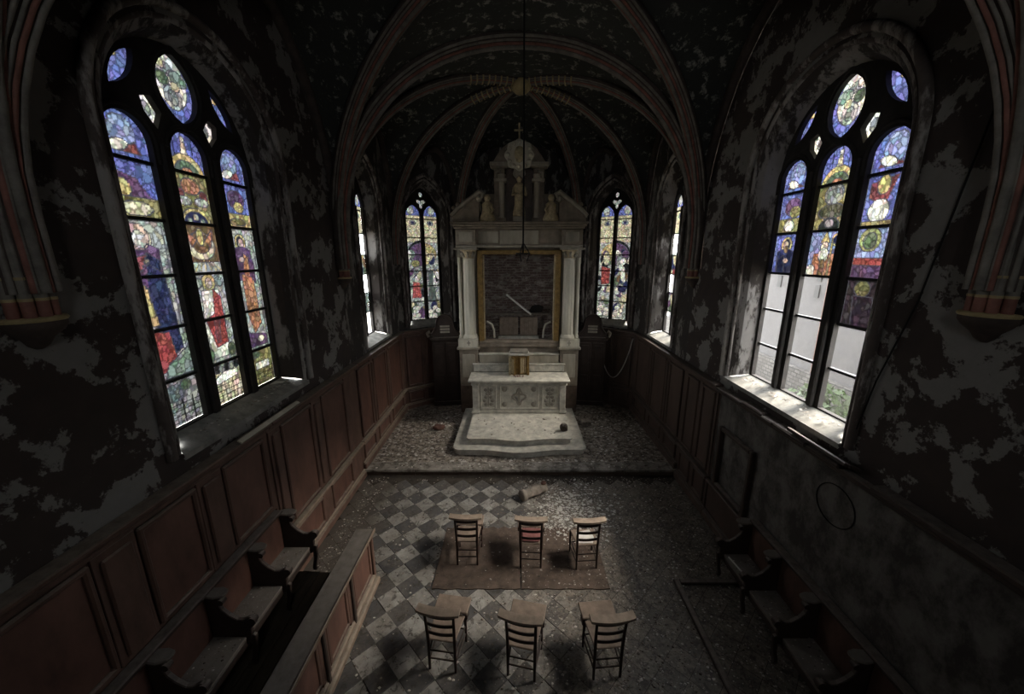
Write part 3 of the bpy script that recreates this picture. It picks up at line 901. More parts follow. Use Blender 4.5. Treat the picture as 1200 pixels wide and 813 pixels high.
# gilded bands near the apse keystone
for v in (PL1, PR1, AL, AR):
    nv = Vector(hor_n(BOSS2, v)).normalized()
    path = rib_path(BOSS2, v, 4.45)
    t = (Vector(path[4]) - Vector(path[3])).normalized()
    if t.cross(nv).z > 0: nv = -nv
    P = [Vector(path[0]).lerp(Vector(path[6]), q) for q in ()]
    full = []
    for i in range(61):
        a = .06 + .26 * i / 60
        p = Vector(BOSS2) + (Vector(v) - Vector(BOSS2)) * a
        full.append((p.x, p.y, ZS + RISE * prof(a)))
    for i in range(0, 60, 8):
        MB().sweep(full[i:i + 3], [(-.135, .02), (-.10, .105), (0, .155), (.10, .105), (.135, .02)], nv).build('gilded_band', 'gold_band', ceil)
# transverse arches
for a, b in ((PL0, PR0), (PL1, PR1)):
    mid = ((a[0] + b[0]) / 2, (a[1] + b[1]) / 2)
    pth = list(reversed(rib_path(mid, a, 4.45))) + rib_path(mid, b, 4.45)[1:]
    rib(pth, hor_n(a, b), .8 if a == PL0 else 1.1, 'transverse_arch')
# wall ribs around each bay
for a, b, k in ((PL0, PL1, 1.0), (PR0, PR1, 1.0), (PL1, AL, .88), (AL, BL, .74), (BR, AR, .74), (AR, PR1, .88)):
    A, B = Vector(a), Vector(b)
    pts = []
    for i in range(33):
        w = math.sin((i / 16 - 1) * math.pi / 2)
        p = A + (B - A) * ((w + 1) / 2)
        pts.append((p.x, p.y, ZS + RISE * (1 - (1 - k) * (1 - abs(w))) * prof(w)))
    for off, r in ((0, .085), (.0, .0)):
        if r:
            MB().tube([(p[0] * .985, p[1], p[2] - .03) for p in pts], r, 8).build('wall_rib', 'rib_body', ceil)
MB().lathe([(0, -.16), (.12, -.15), (.20, -.08), (.22, .02), (.17, .1)], (BOSS2[0], BOSS2[1], ZS + RISE - .08), 20).build('keystone', 'gold_band', ceil)
MB().lathe([(0, -.16), (.14, -.15), (.24, -.08), (.26, .02), (.2, .1)], (BOSS1[0], BOSS1[1], ZS + RISE - .08), 20).build('keystone', 'rib_red', ceil)

# corbels that carry the ribs: painted shafts on a moulded bracket
def corbel(v, sx, name, label):
    c = roots(name, label)
    x, y = v
    n = 16
    a0, a1 = (math.pi / 2, 3 * math.pi / 2) if sx > 0 else (-math.pi / 2, math.pi / 2)
    MB().lathe([(.02, -.24), (.06, -.21), (.09, -.16), (.145, -.11), (.17, -.07), (.17, -.04)], (x, y, 4.30), n, None, a0, a1).build('bracket', 'rib_body', c)
    MB().lathe([(.172, -.04), (.182, -.025), (.172, -.01), (.0, .0)], (x, y, 4.30), n, None, a0, a1).build('gold_ring', 'gold_band', c)
    for k, ang in enumerate((-70, -35, 0, 35, 70)):
        a = R(ang) + (math.pi if sx > 0 else 0)
        cx, cy = x + .118 * math.cos(a), y + .118 * math.sin(a)
        for z0, z1, m in ((4.29, 4.40, 'rib_red'), (4.40, 4.42, 'gold_band'), (4.42, 4.54, 'rib_grey'), (4.54, 4.56, 'gold_band')):
            MB().tube([(cx, cy, z0), (cx, cy, z1)], .034 if m != 'gold_band' else .037, 10).build('shaft', m, c)
        MB().tube([(cx, cy, 4.56), (cx, cy, 4.75), (x + .10 * math.cos(a), y + .10 * math.sin(a), 5.2), (x + .08 * math.cos(a), y + .08 * math.sin(a), 5.8)], [.033, .031, .028, .02], 10).build('shaft', 'rib_grey' if k % 2 else 'rib_body', c)
    return c
corbel(PL0, -1, 'trim_1', 'painted corbel under the vault ribs at the left edge')
corbel(PR0, 1, 'trim_2', 'painted corbel under the vault ribs at the right edge')
corbel(PL1, -1, 'trim_3', 'painted corbel between the left windows')
corbel(PR1, 1, 'trim_4', 'painted corbel between the right windows')

# ------------------------------------------------------------------ floors
floor = struct(MB().box((-W - .3, -2.1, -.2), (W + .3, 7.45, -.012)).build('floor', 'grout'), 'nave floor of diagonal black and white tiles under dirt and rubble')
D_ = .415
TX, TY = -.605, 6.80          # centre of one white tile
def tile_me(name, mat, k):
    h = D_ / 2 - .004
    q = random.Random(k)
    j = lambda: q.uniform(-.006, .003)
    vs = [(h + j(), 0, 0), (0, h + j(), 0), (-h + j(), 0, 0), (0, -h + j(), 0)]
    t = .012
    mb = MB().add([(x, y, -.02) for x, y, z in vs] + [(x, y, -.003) for x, y, z in vs] + [(x * .975, y * .975, 0) for x, y, z in vs],
                  [(0, 1, 5, 4), (1, 2, 6, 5), (2, 3, 7, 6), (3, 0, 4, 7), (4, 5, 9, 8), (5, 6, 10, 9), (6, 7, 11, 10), (7, 4, 8, 11), (8, 9, 10, 11)])
    return mb.mesh(name, mat)
tl = [tile_me('tile', 'tile_light', k) for k in range(4)]
td = [tile_me('tile', 'tile_dark', k + 9) for k in range(4)]
rest = {0: MB(), 1: MB()}
cells = []
for i in range(-14, 20):
    for j in range(-40, 6):
        x, y = TX + (i + (j % 2) * .5) * D_, TY + j * D_ / 2
        dk = j % 2
        # alternate rows of the lattice: even rows white, odd rows dark
        if abs(x) > W - .05 or y > 7.20 or y < -1.9: continue
        cells.append((x, y, dk))
for x, y, dk in cells:
    near = -2.2 < x < .75 and 3.1 < y and not (abs(x) < 1.35 and 4.5 < y < 5.5 and False)
    if near:
        o = link('tile', (td if dk else tl)[rng.randrange(4)], floor, (x + rng.uniform(-.002, .002), y, rng.uniform(-.004, .001)), (R(rng.uniform(-.4, .4)), R(rng.uniform(-.4, .4)), rng.choice((0, math.pi))))
    else:
        h = D_ / 2 - .004
        rest[dk].add([(x + h, y, -.003), (x, y + h, -.003), (x - h, y, -.003), (x, y - h, -.003)], [(0, 1, 2, 3)])
for k, m in ((0, 'tile_light'), (1, 'tile_dark')):
    rest[k].build('dirt_covered_tiles', m, floor)['kind'] = 'stuff'

cf = struct(MB().add([(-W, 7.40, .15), (W, 7.40, .15), (W, 10.7, .15), (1.85, 11.92, .15), (-1.85, 11.92, .15), (-W, 10.7, .15)], [(0, 1, 2, 3, 4, 5)]).build('floor_choir', 'choir'), 'raised choir floor strewn with plaster')
MB().box((-W - .2, 7.44, -.2), (W + .2, 12.1, .12)).build('sub_base', 'grout', cf)
for k in range(6):
    x0 = -W + k * 1.15
    bx('step_slab', (x0, 7.33, .095), (x0 + 1.145, 7.66, .158 + .002 * (k % 2)), 'step_edge', cf, .012)
    bx('shaded_riser', (x0, 7.385, -.012), (x0 + 1.145, 7.45, .095), 'marble_dark', cf, .004)  # shade under the nosing painted in by a darker marble

# ------------------------------------------------------------------ panelling
def fbox(mb, fn, u0, u1, v0, v1, d0, d1):
    vs = [fn(u, v, d) for d in (d0, d1) for (u, v) in ((u0, v0), (u1, v0), (u1, v1), (u0, v1))]
    return mb.add(vs, [(0, 3, 2, 1), (4, 5, 6, 7), (0, 1, 5, 4), (1, 2, 6, 5), (2, 3, 7, 6), (3, 0, 4, 7)])
def fb(name, fn, u0, u1, v0, v1, d0, d1, mat, parent, bevel=.006):
    return fbox(MB(), fn, u0, u1, v0, v1, d0, d1).build(name, mat, parent, bevel)
def panel(fn, u0, u1, v0, v1, parent, mat, mmat):
    p = MB()
    b = .05
    fbox(p, fn, u0, u1, v0, v1, -.028, -.040)
    o = p.build('panel', mat, parent)
    MB().plate([[(u0 - .02, v0 - .02), (u1 + .02, v0 - .02), (u1 + .02, v1 + .02), (u0 - .02, v1 + .02)], [(u0 + .03, v0 + .03), (u0 + .03, v1 - .03), (u1 - .03, v1 - .03), (u1 - .03, v0 + .03)]], fn, -.028, -.072).build('panel_moulding', mmat, o, .014)
    return o
def wainscot(name, label, fn, u0, u1, spans, zb, mat, pmat, ledge=.78, z1=2.36, gaps=True, lower=True):
    r = roots(name, label)
    mm = 'wood_mould' if mat == 'wood' else 'wood_right'  # lit left ledges paler, dim right ones darker: light put into the colour
    if lower:
        fb('backing', fn, u0, u1, zb, 2.45, -.002, -.028, mat, r, 0)
        fb('skirting', fn, u0, u1, zb, zb + .13, -.028, -.105, mat, r, .015)
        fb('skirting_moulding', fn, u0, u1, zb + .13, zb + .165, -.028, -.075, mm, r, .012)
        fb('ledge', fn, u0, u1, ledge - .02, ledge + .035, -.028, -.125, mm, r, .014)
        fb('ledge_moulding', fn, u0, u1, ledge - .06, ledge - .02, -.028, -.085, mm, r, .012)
    else:
        fb('backing', fn, u0, u1, ledge, 2.45, -.002, -.028, mat, r, 0)
    fb('top_rail', fn, u0, u1, z1 + .04, 2.47, -.028, -.058, mat, r, .006)
    fb('cornice', fn, u0, u1, 2.47, 2.52, -.0, -.115, mat, r, .014)
    fb('cornice', fn, u0, u1, 2.52, 2.565, -.0, -.165, mat, r, .012)
    prev = u0
    for (a, b) in spans:
        panel(fn, a, b, ledge + .09, z1, r, pmat, mat)
        if lower:
            panel(fn, a, b, zb + .22, ledge - .11, r, pmat, mat)
        if a - prev > .14:
            c0, c1 = prev + .035, a - .035
            fb('stile', fn, c0, c1, ledge + .04, z1 + .04, -.028, -.052, mat, r, .006)
            if c1 - c0 > .18:
                fb('pilaster_strip', fn, c0 + .05, c1 - .05, ledge + .10, z1 - .02, -.052, -.082, mat, r, .014)
            if lower:
                fb('stile', fn, c0, c1, zb + .165, ledge - .06, -.028, -.052, mat, r, .006)
        prev = b
    if u1 - prev > .14:
        fb('stile', fn, prev + .035, u1, ledge + .04, z1 + .04, -.028, -.052, mat, r, .006)
    return r
wainscot('trim_5', 'red-brown wooden wall panelling behind the left bench', fL, .4, 4.56, [(.65, 1.25), (1.65, 2.40), (2.82, 3.40), (3.80, 4.46)], 0, 'wood', 'wood_panel', 1.28, lower=False)
wainscot('trim_6', 'red-brown wooden wall panelling between left bench and choir step', fL, 4.56, 7.36, [(4.88, 5.64), (6.0, 6.82)], 0, 'wood', 'wood_panel')
wainscot('trim_7', 'red-brown wooden panelling along the left choir wall', fL, 7.36, 10.70, [(7.50, 8.14), (8.40, 9.18), (9.45, 10.40)], .15, 'wood', 'wood_panel')
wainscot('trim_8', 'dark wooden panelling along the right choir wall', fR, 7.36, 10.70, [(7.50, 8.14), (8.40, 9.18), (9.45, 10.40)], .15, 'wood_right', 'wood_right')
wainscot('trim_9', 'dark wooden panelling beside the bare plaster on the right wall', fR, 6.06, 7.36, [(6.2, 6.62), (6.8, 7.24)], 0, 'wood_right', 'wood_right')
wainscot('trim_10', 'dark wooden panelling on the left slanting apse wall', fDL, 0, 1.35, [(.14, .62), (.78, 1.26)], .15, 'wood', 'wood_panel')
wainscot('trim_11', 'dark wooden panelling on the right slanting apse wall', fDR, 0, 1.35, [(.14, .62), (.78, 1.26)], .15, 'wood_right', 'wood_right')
# right wall: panelling torn off, plaster bared, rails left
r = roots('trim_12', 'bare mouldy plaster and leftover rails on the right wall where panelling was torn off')
fb('plaster', fR, .4, 6.06, 0, 2.45, -.002, -.022, 'plaster_wall', r, 0)
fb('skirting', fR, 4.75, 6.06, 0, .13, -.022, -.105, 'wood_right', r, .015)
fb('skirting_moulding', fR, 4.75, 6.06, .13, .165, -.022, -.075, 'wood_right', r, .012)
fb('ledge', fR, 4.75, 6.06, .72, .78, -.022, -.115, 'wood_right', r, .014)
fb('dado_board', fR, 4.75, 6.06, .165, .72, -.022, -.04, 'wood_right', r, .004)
fb('cornice', fR, .4, 6.06, 2.43, 2.50, 0, -.10, 'wood_dark', r, .014)
u = 3.55
q = random.Random(5)
while u < 6.0:
    u2 = min(6.06, u + q.uniform(.25, .6))
    fb('broken_cornice', fR, u, u2 - .01, 2.50, 2.53 + q.uniform(.0, .035), 0, -.125 - q.uniform(0, .04), 'wood_dark', r, .016)
    u = u2
fb('cornice', fR, .4, 3.2, 2.50, 2.56, 0, -.15, 'wood_dark', r, .014)

fr = thing('panel_frame', (W - .05, 5.42, .80), 'dark rectangular wooden frame fixed on the bare plaster of the right wall', 'frame')
for a in ((4.97, 5.04, .0, 1.10), (5.81, 5.88, .0, 1.10), (5.04, 5.81, 0, .07), (5.04, 5.81, 1.03, 1.10)):
    o = bx('frame_bar', (-.05, a[0] - 5.42, a[2]), (.03, a[1] - 5.42, a[3]), 'wood_dark', fr, .014)
ring = [(W - .03, 3.62 + .25 * math.cos(t), 2.02 + .23 * math.sin(t)) for t in np.linspace(0, 2 * math.pi, 33)]
tag(MB().tube(ring, .006, 6).build('wire_ring', 'rope'), 'thin dark wire loop hanging on the bare right wall plaster', 'wire')

# ------------------------------------------------------------------ benches along the walls
def bench(sx, z0, ys, label, back_mat, seat_mat):
    root = thing('choir_bench', (sx * 3.2, ys[-1], z0), label, 'bench')
    X = lambda d: sx * (W - .03 - d) - sx * 3.2
    y0, y1 = ys[-1] - .0, ys[0]
    def b(n, d0, d1, ya, yb, za, zb, mat, bev=.008):
        return bx(n, (min(X(d0), X(d1)), ya - ys[-1], za), (max(X(d0), X(d1)), yb - ys[-1], zb), mat, root, bev)
    for i in range(len(ys) - 1):
        b('back_panel', .05, .08, ys[i + 1] + .03, ys[i] - .03, .38, .93, back_mat)
        b('seat', .05, .43, ys[i + 1] + .025, ys[i] - .025, .365, .40, seat_mat)
        b('seat_front_rail', .40, .43, ys[i + 1] + .03, ys[i] - .03, .27, .365, 'wood_dark')
    b('backing', .0, .05, y0, y1, .0, .93, 'wood_dark')
    b('top_rail', .0, .12, y0, y1, .93, .985, 'wood_dark', .012)
    side = [(.04, .25), (.04, .90), (.14, .93), (.20, .92), (.22, .86), (.20, .80), (.22, .74), (.28, .67), (.36, .615), (.43, .61), (.49, .65), (.54, .63), (.555, .57), (.52, .53), (.49, .50), (.485, .42), (.465, .30), (.40, .27), (.25, .27)]
    leg = [(.46, .30), (.49, .42), (.525, .40), (.50, .20), (.46, .03), (.48, .0), (.43, .0), (.42, .04), (.455, .2)]
    def dv(lst, t, name, mat, par, bev):
        return MB().plate([[(d, z) for d, z in lst]], lambda u, v, d: (X(u), d, v), -t, t).build(name, mat, par, bev)
    for yk in ys:
        e = dv(side, .024, 'arm', 'wood_dark', root, .008)
        e.location = (0, yk - ys[-1], 0)
        l = dv(leg, .022, 'front_leg', 'wood_dark', root, .006)
        l.location = (0, yk - ys[-1], 0)
        cap = MB()
        pts = [(X(.06), -.03), (X(.06), .03), (X(.12), .065), (X(.20), .075), (X(.28), .05), (X(.30), 0), (X(.28), -.05), (X(.20), -.075), (X(.12), -.065)]
        cap.plate([pts], lambda u, v, d: (u, v, d), .925, .955)
        c = cap.build('arm_cap', 'wood_grey', root, .01); c.location = (0, yk - ys[-1], 0)
        ro = MB().tube([(X(.515), -.032, .60), (X(.515), .032, .60)], .042, 12).build('arm_scroll', 'wood_dark', root); ro.location = (0, yk - ys[-1], 0)
        ro = MB().tube([(X(.225), -.030, .84), (X(.225), .030, .84)], .034, 12).build('arm_scroll', 'wood_dark', root); ro.location = (0, yk - ys[-1], 0)
    return root
YS = [4.50, 3.86, 3.22, 2.58, 1.94]
bench(-1, .32, YS, 'long dark wooden wall bench with curved arms under the left red panelling', 'wood_panel', 'wood_grey')
bench(1, .0, [4.72, 4.10, 3.46, 2.82, 2.18], 'long dark wooden wall bench with curved arms against the bare right wall', 'wood', 'wood_grey')

# wooden platform under the left bench
pf = thing('timber_platform', (-2.9, 3.0, 0), 'dirty wooden platform of planks under the left bench', 'platform')
for k in range(6):
    x0 = -3.34 + k * .15
    bx('plank', (x0 + 2.9, -2.0, .27), (x0 + .144 + 2.9, 1.46 + rng.uniform(-.02, .02), .318 - rng.uniform(0, .005)), 'plank', pf, .006)
bx('edge_beam', (-3.34 + 2.9, 1.36, .0), (-2.44 + 2.9, 1.44, .265), 'wood_dark', pf, .01)
bx('edge_beam', (-2.52 + 2.9, -2.0, .0), (-2.44 + 2.9, 1.36, .265), 'wood_dark', pf, .01)
# sleepers left on the right
sl = thing('timber_sleepers', (2.3, 4.57, 0), 'dark L of floor timbers left in the rubble before the right bench', 'timber')
bx('sleeper', (-.06, -2.2, .0), (.02, .04, .05), 'wood_dark', sl, .01)
bx('sleeper', (.02, -.04, .0), (.95, .04, .05), 'wood_dark', sl, .01)

# desk in front of the left bench
dk = thing('bench_desk', (-2.16, 4.60, 0), 'long low red-panelled wooden desk front with a flat dusty top before the left bench', 'desk')
def db(n, x0, x1, y0, y1, z0, z1, m, bev=.008, par=None):
    return bx(n, (x0, y0, z0), (x1, y1, z1), m, par or dk, bev)
db('carcass', -.12, -.03, -2.45, -.02, .0, .86, 'wood_dark')
db('base_plinth', -.14, .06, -2.45, .02, .0, .10, 'wood_mould', .02)
db('base_moulding', -.13, .02, -2.45, .0, .10, .17, 'wood_mould', .02)
tp = MB()
tp.add([(-.23, -2.40, .855), (.03, -2.40, .855), (.03, .03, .855), (-.23, .03, .855), (-.23, -2.40, .895), (.03, -2.40, .89), (.03, .03, .89), (-.23, .03, .895)],
       [(0, 3, 2, 1), (4, 5, 6, 7), (0, 1, 5, 4), (1, 2, 6, 5), (2, 3, 7, 6), (3, 0, 4, 7)])
tp.build('desk_top', 'wood_grey', dk, .01)
db('top_edge', .03, .048, -2.4, .035, .845, .90, 'wood_mould', .008)
for y0, y1 in ((-.62, -.12), (-1.32, -.86), (-2.0, -1.55)):
    p = db('panel', -.03, -.018, y0, y1, .25, .76, 'wood_panel', .0)
    fD = lambda u, v, d: (-.03 + d, u, v)
    MB().plate([[(y0 - .03, .22), (y1 + .03, .22), (y1 + .03, .79), (y0 - .03, .79)], [(y0 + .02, .27), (y0 + .02, .74), (y1 - .02, .74), (y1 - .02, .27)]], fD, 0, .03).build('panel_moulding', 'wood', p, .008)
for y in (-.74, -1.44):
    db('stile', -.03, .0, y - .09, y + .09, .17, .85, 'wood', .006)
    db('post', .0, .03, y - .025, y + .025, .12, .85, 'wood_dark', .01)
db('end_post', -.14, .012, -.05, .012, .10, .86, 'wood', .012)
db('end_scroll', -.26, .05, -2.45, -2.38, .78, .93, 'wood_dark', .03)

# ------------------------------------------------------------------ altar
ap = thing('altar_steps', (0, 8.9, .15), 'two low white marble steps with a bowed front carrying the altar', 'steps')
def step_outline(hw, yf, yb, bow, rad):
    pts = [(hw, yb), (hw, yf + rad)]
    pts += [(hw - rad + rad * math.cos(R(-a)), yf + rad + rad * math.sin(R(-a))) for a in range(15, 91, 15)]
    n = 20
    for i in range(1, n):
        x = (hw - rad) * (1 - 2 * i / n)
        pts.append((x, yf - bow * .5 * (1 + math.cos(math.pi * min(1, abs(x) / (hw * .62)))) + bow * 0))
    pts += [(-hw + rad - rad * math.sin(R(a)), yf + rad - rad * math.cos(R(a))) for a in range(0, 76, 15)]
    pts += [(-hw, yf + rad), (-hw, yb)]
    return [(x, y - 8.9) for x, y in pts][::-1]
def slab(name, o, z0, z1, mat, par, bev=.012):
    return MB().plate([o], lambda u, v, d: (u, v, d), z0, z1).build(name, mat, par, bev, 2)
slab('lower_step', step_outline(1.53, 7.98, 10.4, .14, .16), 0, .11, 'marble', ap)
slab('lower_tread', step_outline(1.57, 7.94, 10.4, .14, .17), .11, .155, 'marble', ap)
slab('upper_step', step_outline(1.23, 8.24, 10.4, .11, .08), .155, .26, 'marble', ap)
slab('upper_tread', step_outline(1.27, 8.20, 10.4, .11, .09), .26, .30, 'marble', ap)

ZA = .45
al = thing('altar', (0, 9.64, ZA), 'white marble altar table with carved front panels', 'altar')
bx('body', (-1.20, .06, 0), (1.20, .69, .90), 'marble', al, .01)
for s in (-1, 1):
    MB().plate([[(s * 1.10, .06), (s * 1.27, .06), (s * 1.27, .72), (s * 1.10, .72)]], lambda u, v, d: (u, v - .05, d), .10, .82).build('corner_pilaster', 'marble', al, .01)
    MB().plate([[(s * 1.07, .0), (s * 1.31, .0), (s * 1.31, .71), (s * 1.07, .71)]], lambda u, v, d: (u, v - .03, d), 0, .10).build('pilaster_base', 'marble', al, .025, 2)
    bx('pilaster_capital', (s * 1.19 - .11, -.02, .82), (s * 1.19 + .11, .7, .90), 'marble', al, .02)
bx('plinth', (-1.10, .03, 0), (1.10, .10, .09), 'marble', al, .015)
bx('mensa_moulding', (-1.30, -.02, .90), (1.30, .69, .935), 'marble', al, .014)
bx('mensa', (-1.37, -.09, .935), (1.37, .70, .995), 'marble', al, .014)
def relief_panel(x0, x1, motif):
    fA = lambda u, v, d: (u, .06 - d, v)
    o = MB().plate([[(x0, .13), (x1, .13), (x1, .83), (x0, .83)], [(x0 + .035, .165), (x0 + .035, .795), (x1 - .035, .795), (x1 - .035, .165)]], fA, 0, .03).build('panel_frame', 'marble', al, .008)
    cx, cz = (x0 + x1) / 2, .48
    w = (x1 - x0) / 2
    if motif == 'cross':
        mb = MB()
        n = 28
        outer = [(cx + (.17 + .045 * math.cos(4 * t)) * math.cos(t), cz + (.21 + .05 * math.cos(4 * t)) * math.sin(t)) for t in np.linspace(0, 2 * math.pi, n, False)]
        inner = [(cx + (u - cx) * .72, cz + (v - cz) * .72) for u, v in outer][::-1]
        mb.plate([outer, inner], fA, 0, .022)
        mb.plate([[(cx - .025, cz - .20), (cx + .025, cz - .20), (cx + .025, cz + .05), (cx + .10, cz + .05), (cx + .10, cz + .10), (cx + .025, cz + .10), (cx + .025, cz + .25), (cx - .025, cz + .25), (cx - .025, cz + .10), (cx - .10, cz + .10), (cx - .10, cz + .05), (cx - .025, cz + .05)]], fA, 0, .03)
        mb.build('carved_emblem', 'marble_carve', o)
        mb = MB()
        for sx, sz in ((-1, -1), (1, -1), (-1, 1), (1, 1)):
            mb.lathe([(0, .02), (.05, .012), (.075, 0)], (0, 0, 0), 12, Matrix.Translation((cx + sx * (w - .14), .06, cz + sz * .22)) @ Matrix.Rotation(R(90), 4, 'X'))
        mb.build('corner_rosettes', 'marble_carve', o)
    else:
        mb = MB()
        for k in range(5):
            z = .26 + k * .105
            rr = .07 + .035 * math.sin(k * 1.6)
            for s in (-1, 1):
                mb.lathe([(0, .02), (.03, .015), (.05, 0)], (0, 0, 0), 10, Matrix.Translation((cx + s * rr, .06, z)) @ Matrix.Rotation(R(90), 4, 'X'))
        mb.plate([[(cx - .015, .22), (cx + .015, .22), (cx + .015, .76), (cx - .015, .76)]], fA, 0, .02)
        mb.build('carved_spray', 'marble_carve', o)
relief_panel(-1.06, -.62, 'spray'); relief_panel(-.54, .54, 'cross'); relief_panel(.62, 1.06, 'spray')

tb = thing('tabernacle', (0, 10.02, ZA + .995), 'small gilded tabernacle with open doors and a white marble top on the altar', 'tabernacle')
bx('case', (-.22, .06, 0), (.22, .30, .56), 'gilt', tb, .01)
bx('top', (-.28, -.02, .56), (.28, .34, .62), 'marble', tb, .012)
bx('top_block', (-.25, .0, .62), (.25, .32, .70), 'marble_carve', tb, .02)
for s in (-1, 1):
    bx('side_pilaster', (s * .25 - .035, .0, 0), (s * .25 + .035, .3, .56), 'gilt_pale' if s < 0 else 'gilt', tb, .01)
d1 = bx('door', (0, -.012, 0), (.20, .012, .50), 'gilt', tb, .006); d1.location = (-.21, .04, .03); d1.rotation_euler = (0, 0, R(-62))
for k in range(3):
    bx('door_flute', (.03 + k * .055, -.022, .04), (.06 + k * .055, -.010, .46), 'gilt_pale', d1, .004)
d2 = bx('door', (-.20, -.012, 0), (0, .012, .50), 'gilt', tb, .006); d2.location = (.21, .05, .03); d2.rotation_euler = (0, 0, R(12))
for k in range(3):
    bx('door_flute', (-.17 + k * .055, -.022, .04), (-.14 + k * .055, -.010, .46), 'gilt_pale', d2, .004)
pet = MB()
for k in range(26):
    x, y = rng.uniform(-.16, .12), rng.uniform(9.82, 9.98)
    a = rng.uniform(0, 6); s = rng.uniform(.012, .03); z = ZA + .997 + rng.uniform(0, .02)
    pet.add([(x + s * math.cos(a), y + s * math.sin(a), z), (x + s * math.cos(a + 2), y + s * math.sin(a + 2), z + .012), (x + s * math.cos(a + 4), y + s * math.sin(a + 4), z), (x, y, z + .018)], [(0, 1, 3), (1, 2, 3), (2, 0, 3)])
tag(pet.build('red_petals', 'red_cloth'), 'scattered faded red petals on the altar before the tabernacle', 'petals', kind='stuff')

# ------------------------------------------------------------------ altarpiece
YR = 10.62
rt = thing('altarpiece', (0, YR, .15), 'tall stone altarpiece with pale columns, gilded frame, empty brick niche and a sculpted crown', 'altarpiece')
def rb(n, x0, x1, y0, y1, z0, z1, m, bev=.01, par=None):
    return bx(n, (x0, y0 - YR, z0 - .15), (x1, y1 - YR, z1 - .15), m, par or rt, bev)
rb('gradine', -1.30, -.30, 10.36, 10.56, 1.445, 1.64, 'marble'); rb('gradine', .30, 1.30, 10.36, 10.56, 1.445, 1.64, 'marble')
rb('gradine_top', -1.33, 1.33, 10.34, 10.60, 1.64, 1.68, 'marble', .012)
rb('upper_gradine', -1.14, -.26, 10.44, 10.60, 1.68, 1.92, 'retable_light'); rb('upper_gradine', .26, 1.14, 10.44, 10.60, 1.68, 1.92, 'retable_light')
rb('upper_gradine_top', -1.16, 1.16, 10.42, 10.66, 1.92, 1.96, 'marble', .01)
rb('base', -1.72, 1.72, 10.60, 11.30, .15, 2.14, 'marble_dark', .01)
rb('predella', -1.15, 1.15, 10.58, 10.70, 1.96, 2.14, 'retable', .01)
rb('sill', -1.15, 1.15, 10.50, 11.2, 2.14, 2.24, 'retable', .014)
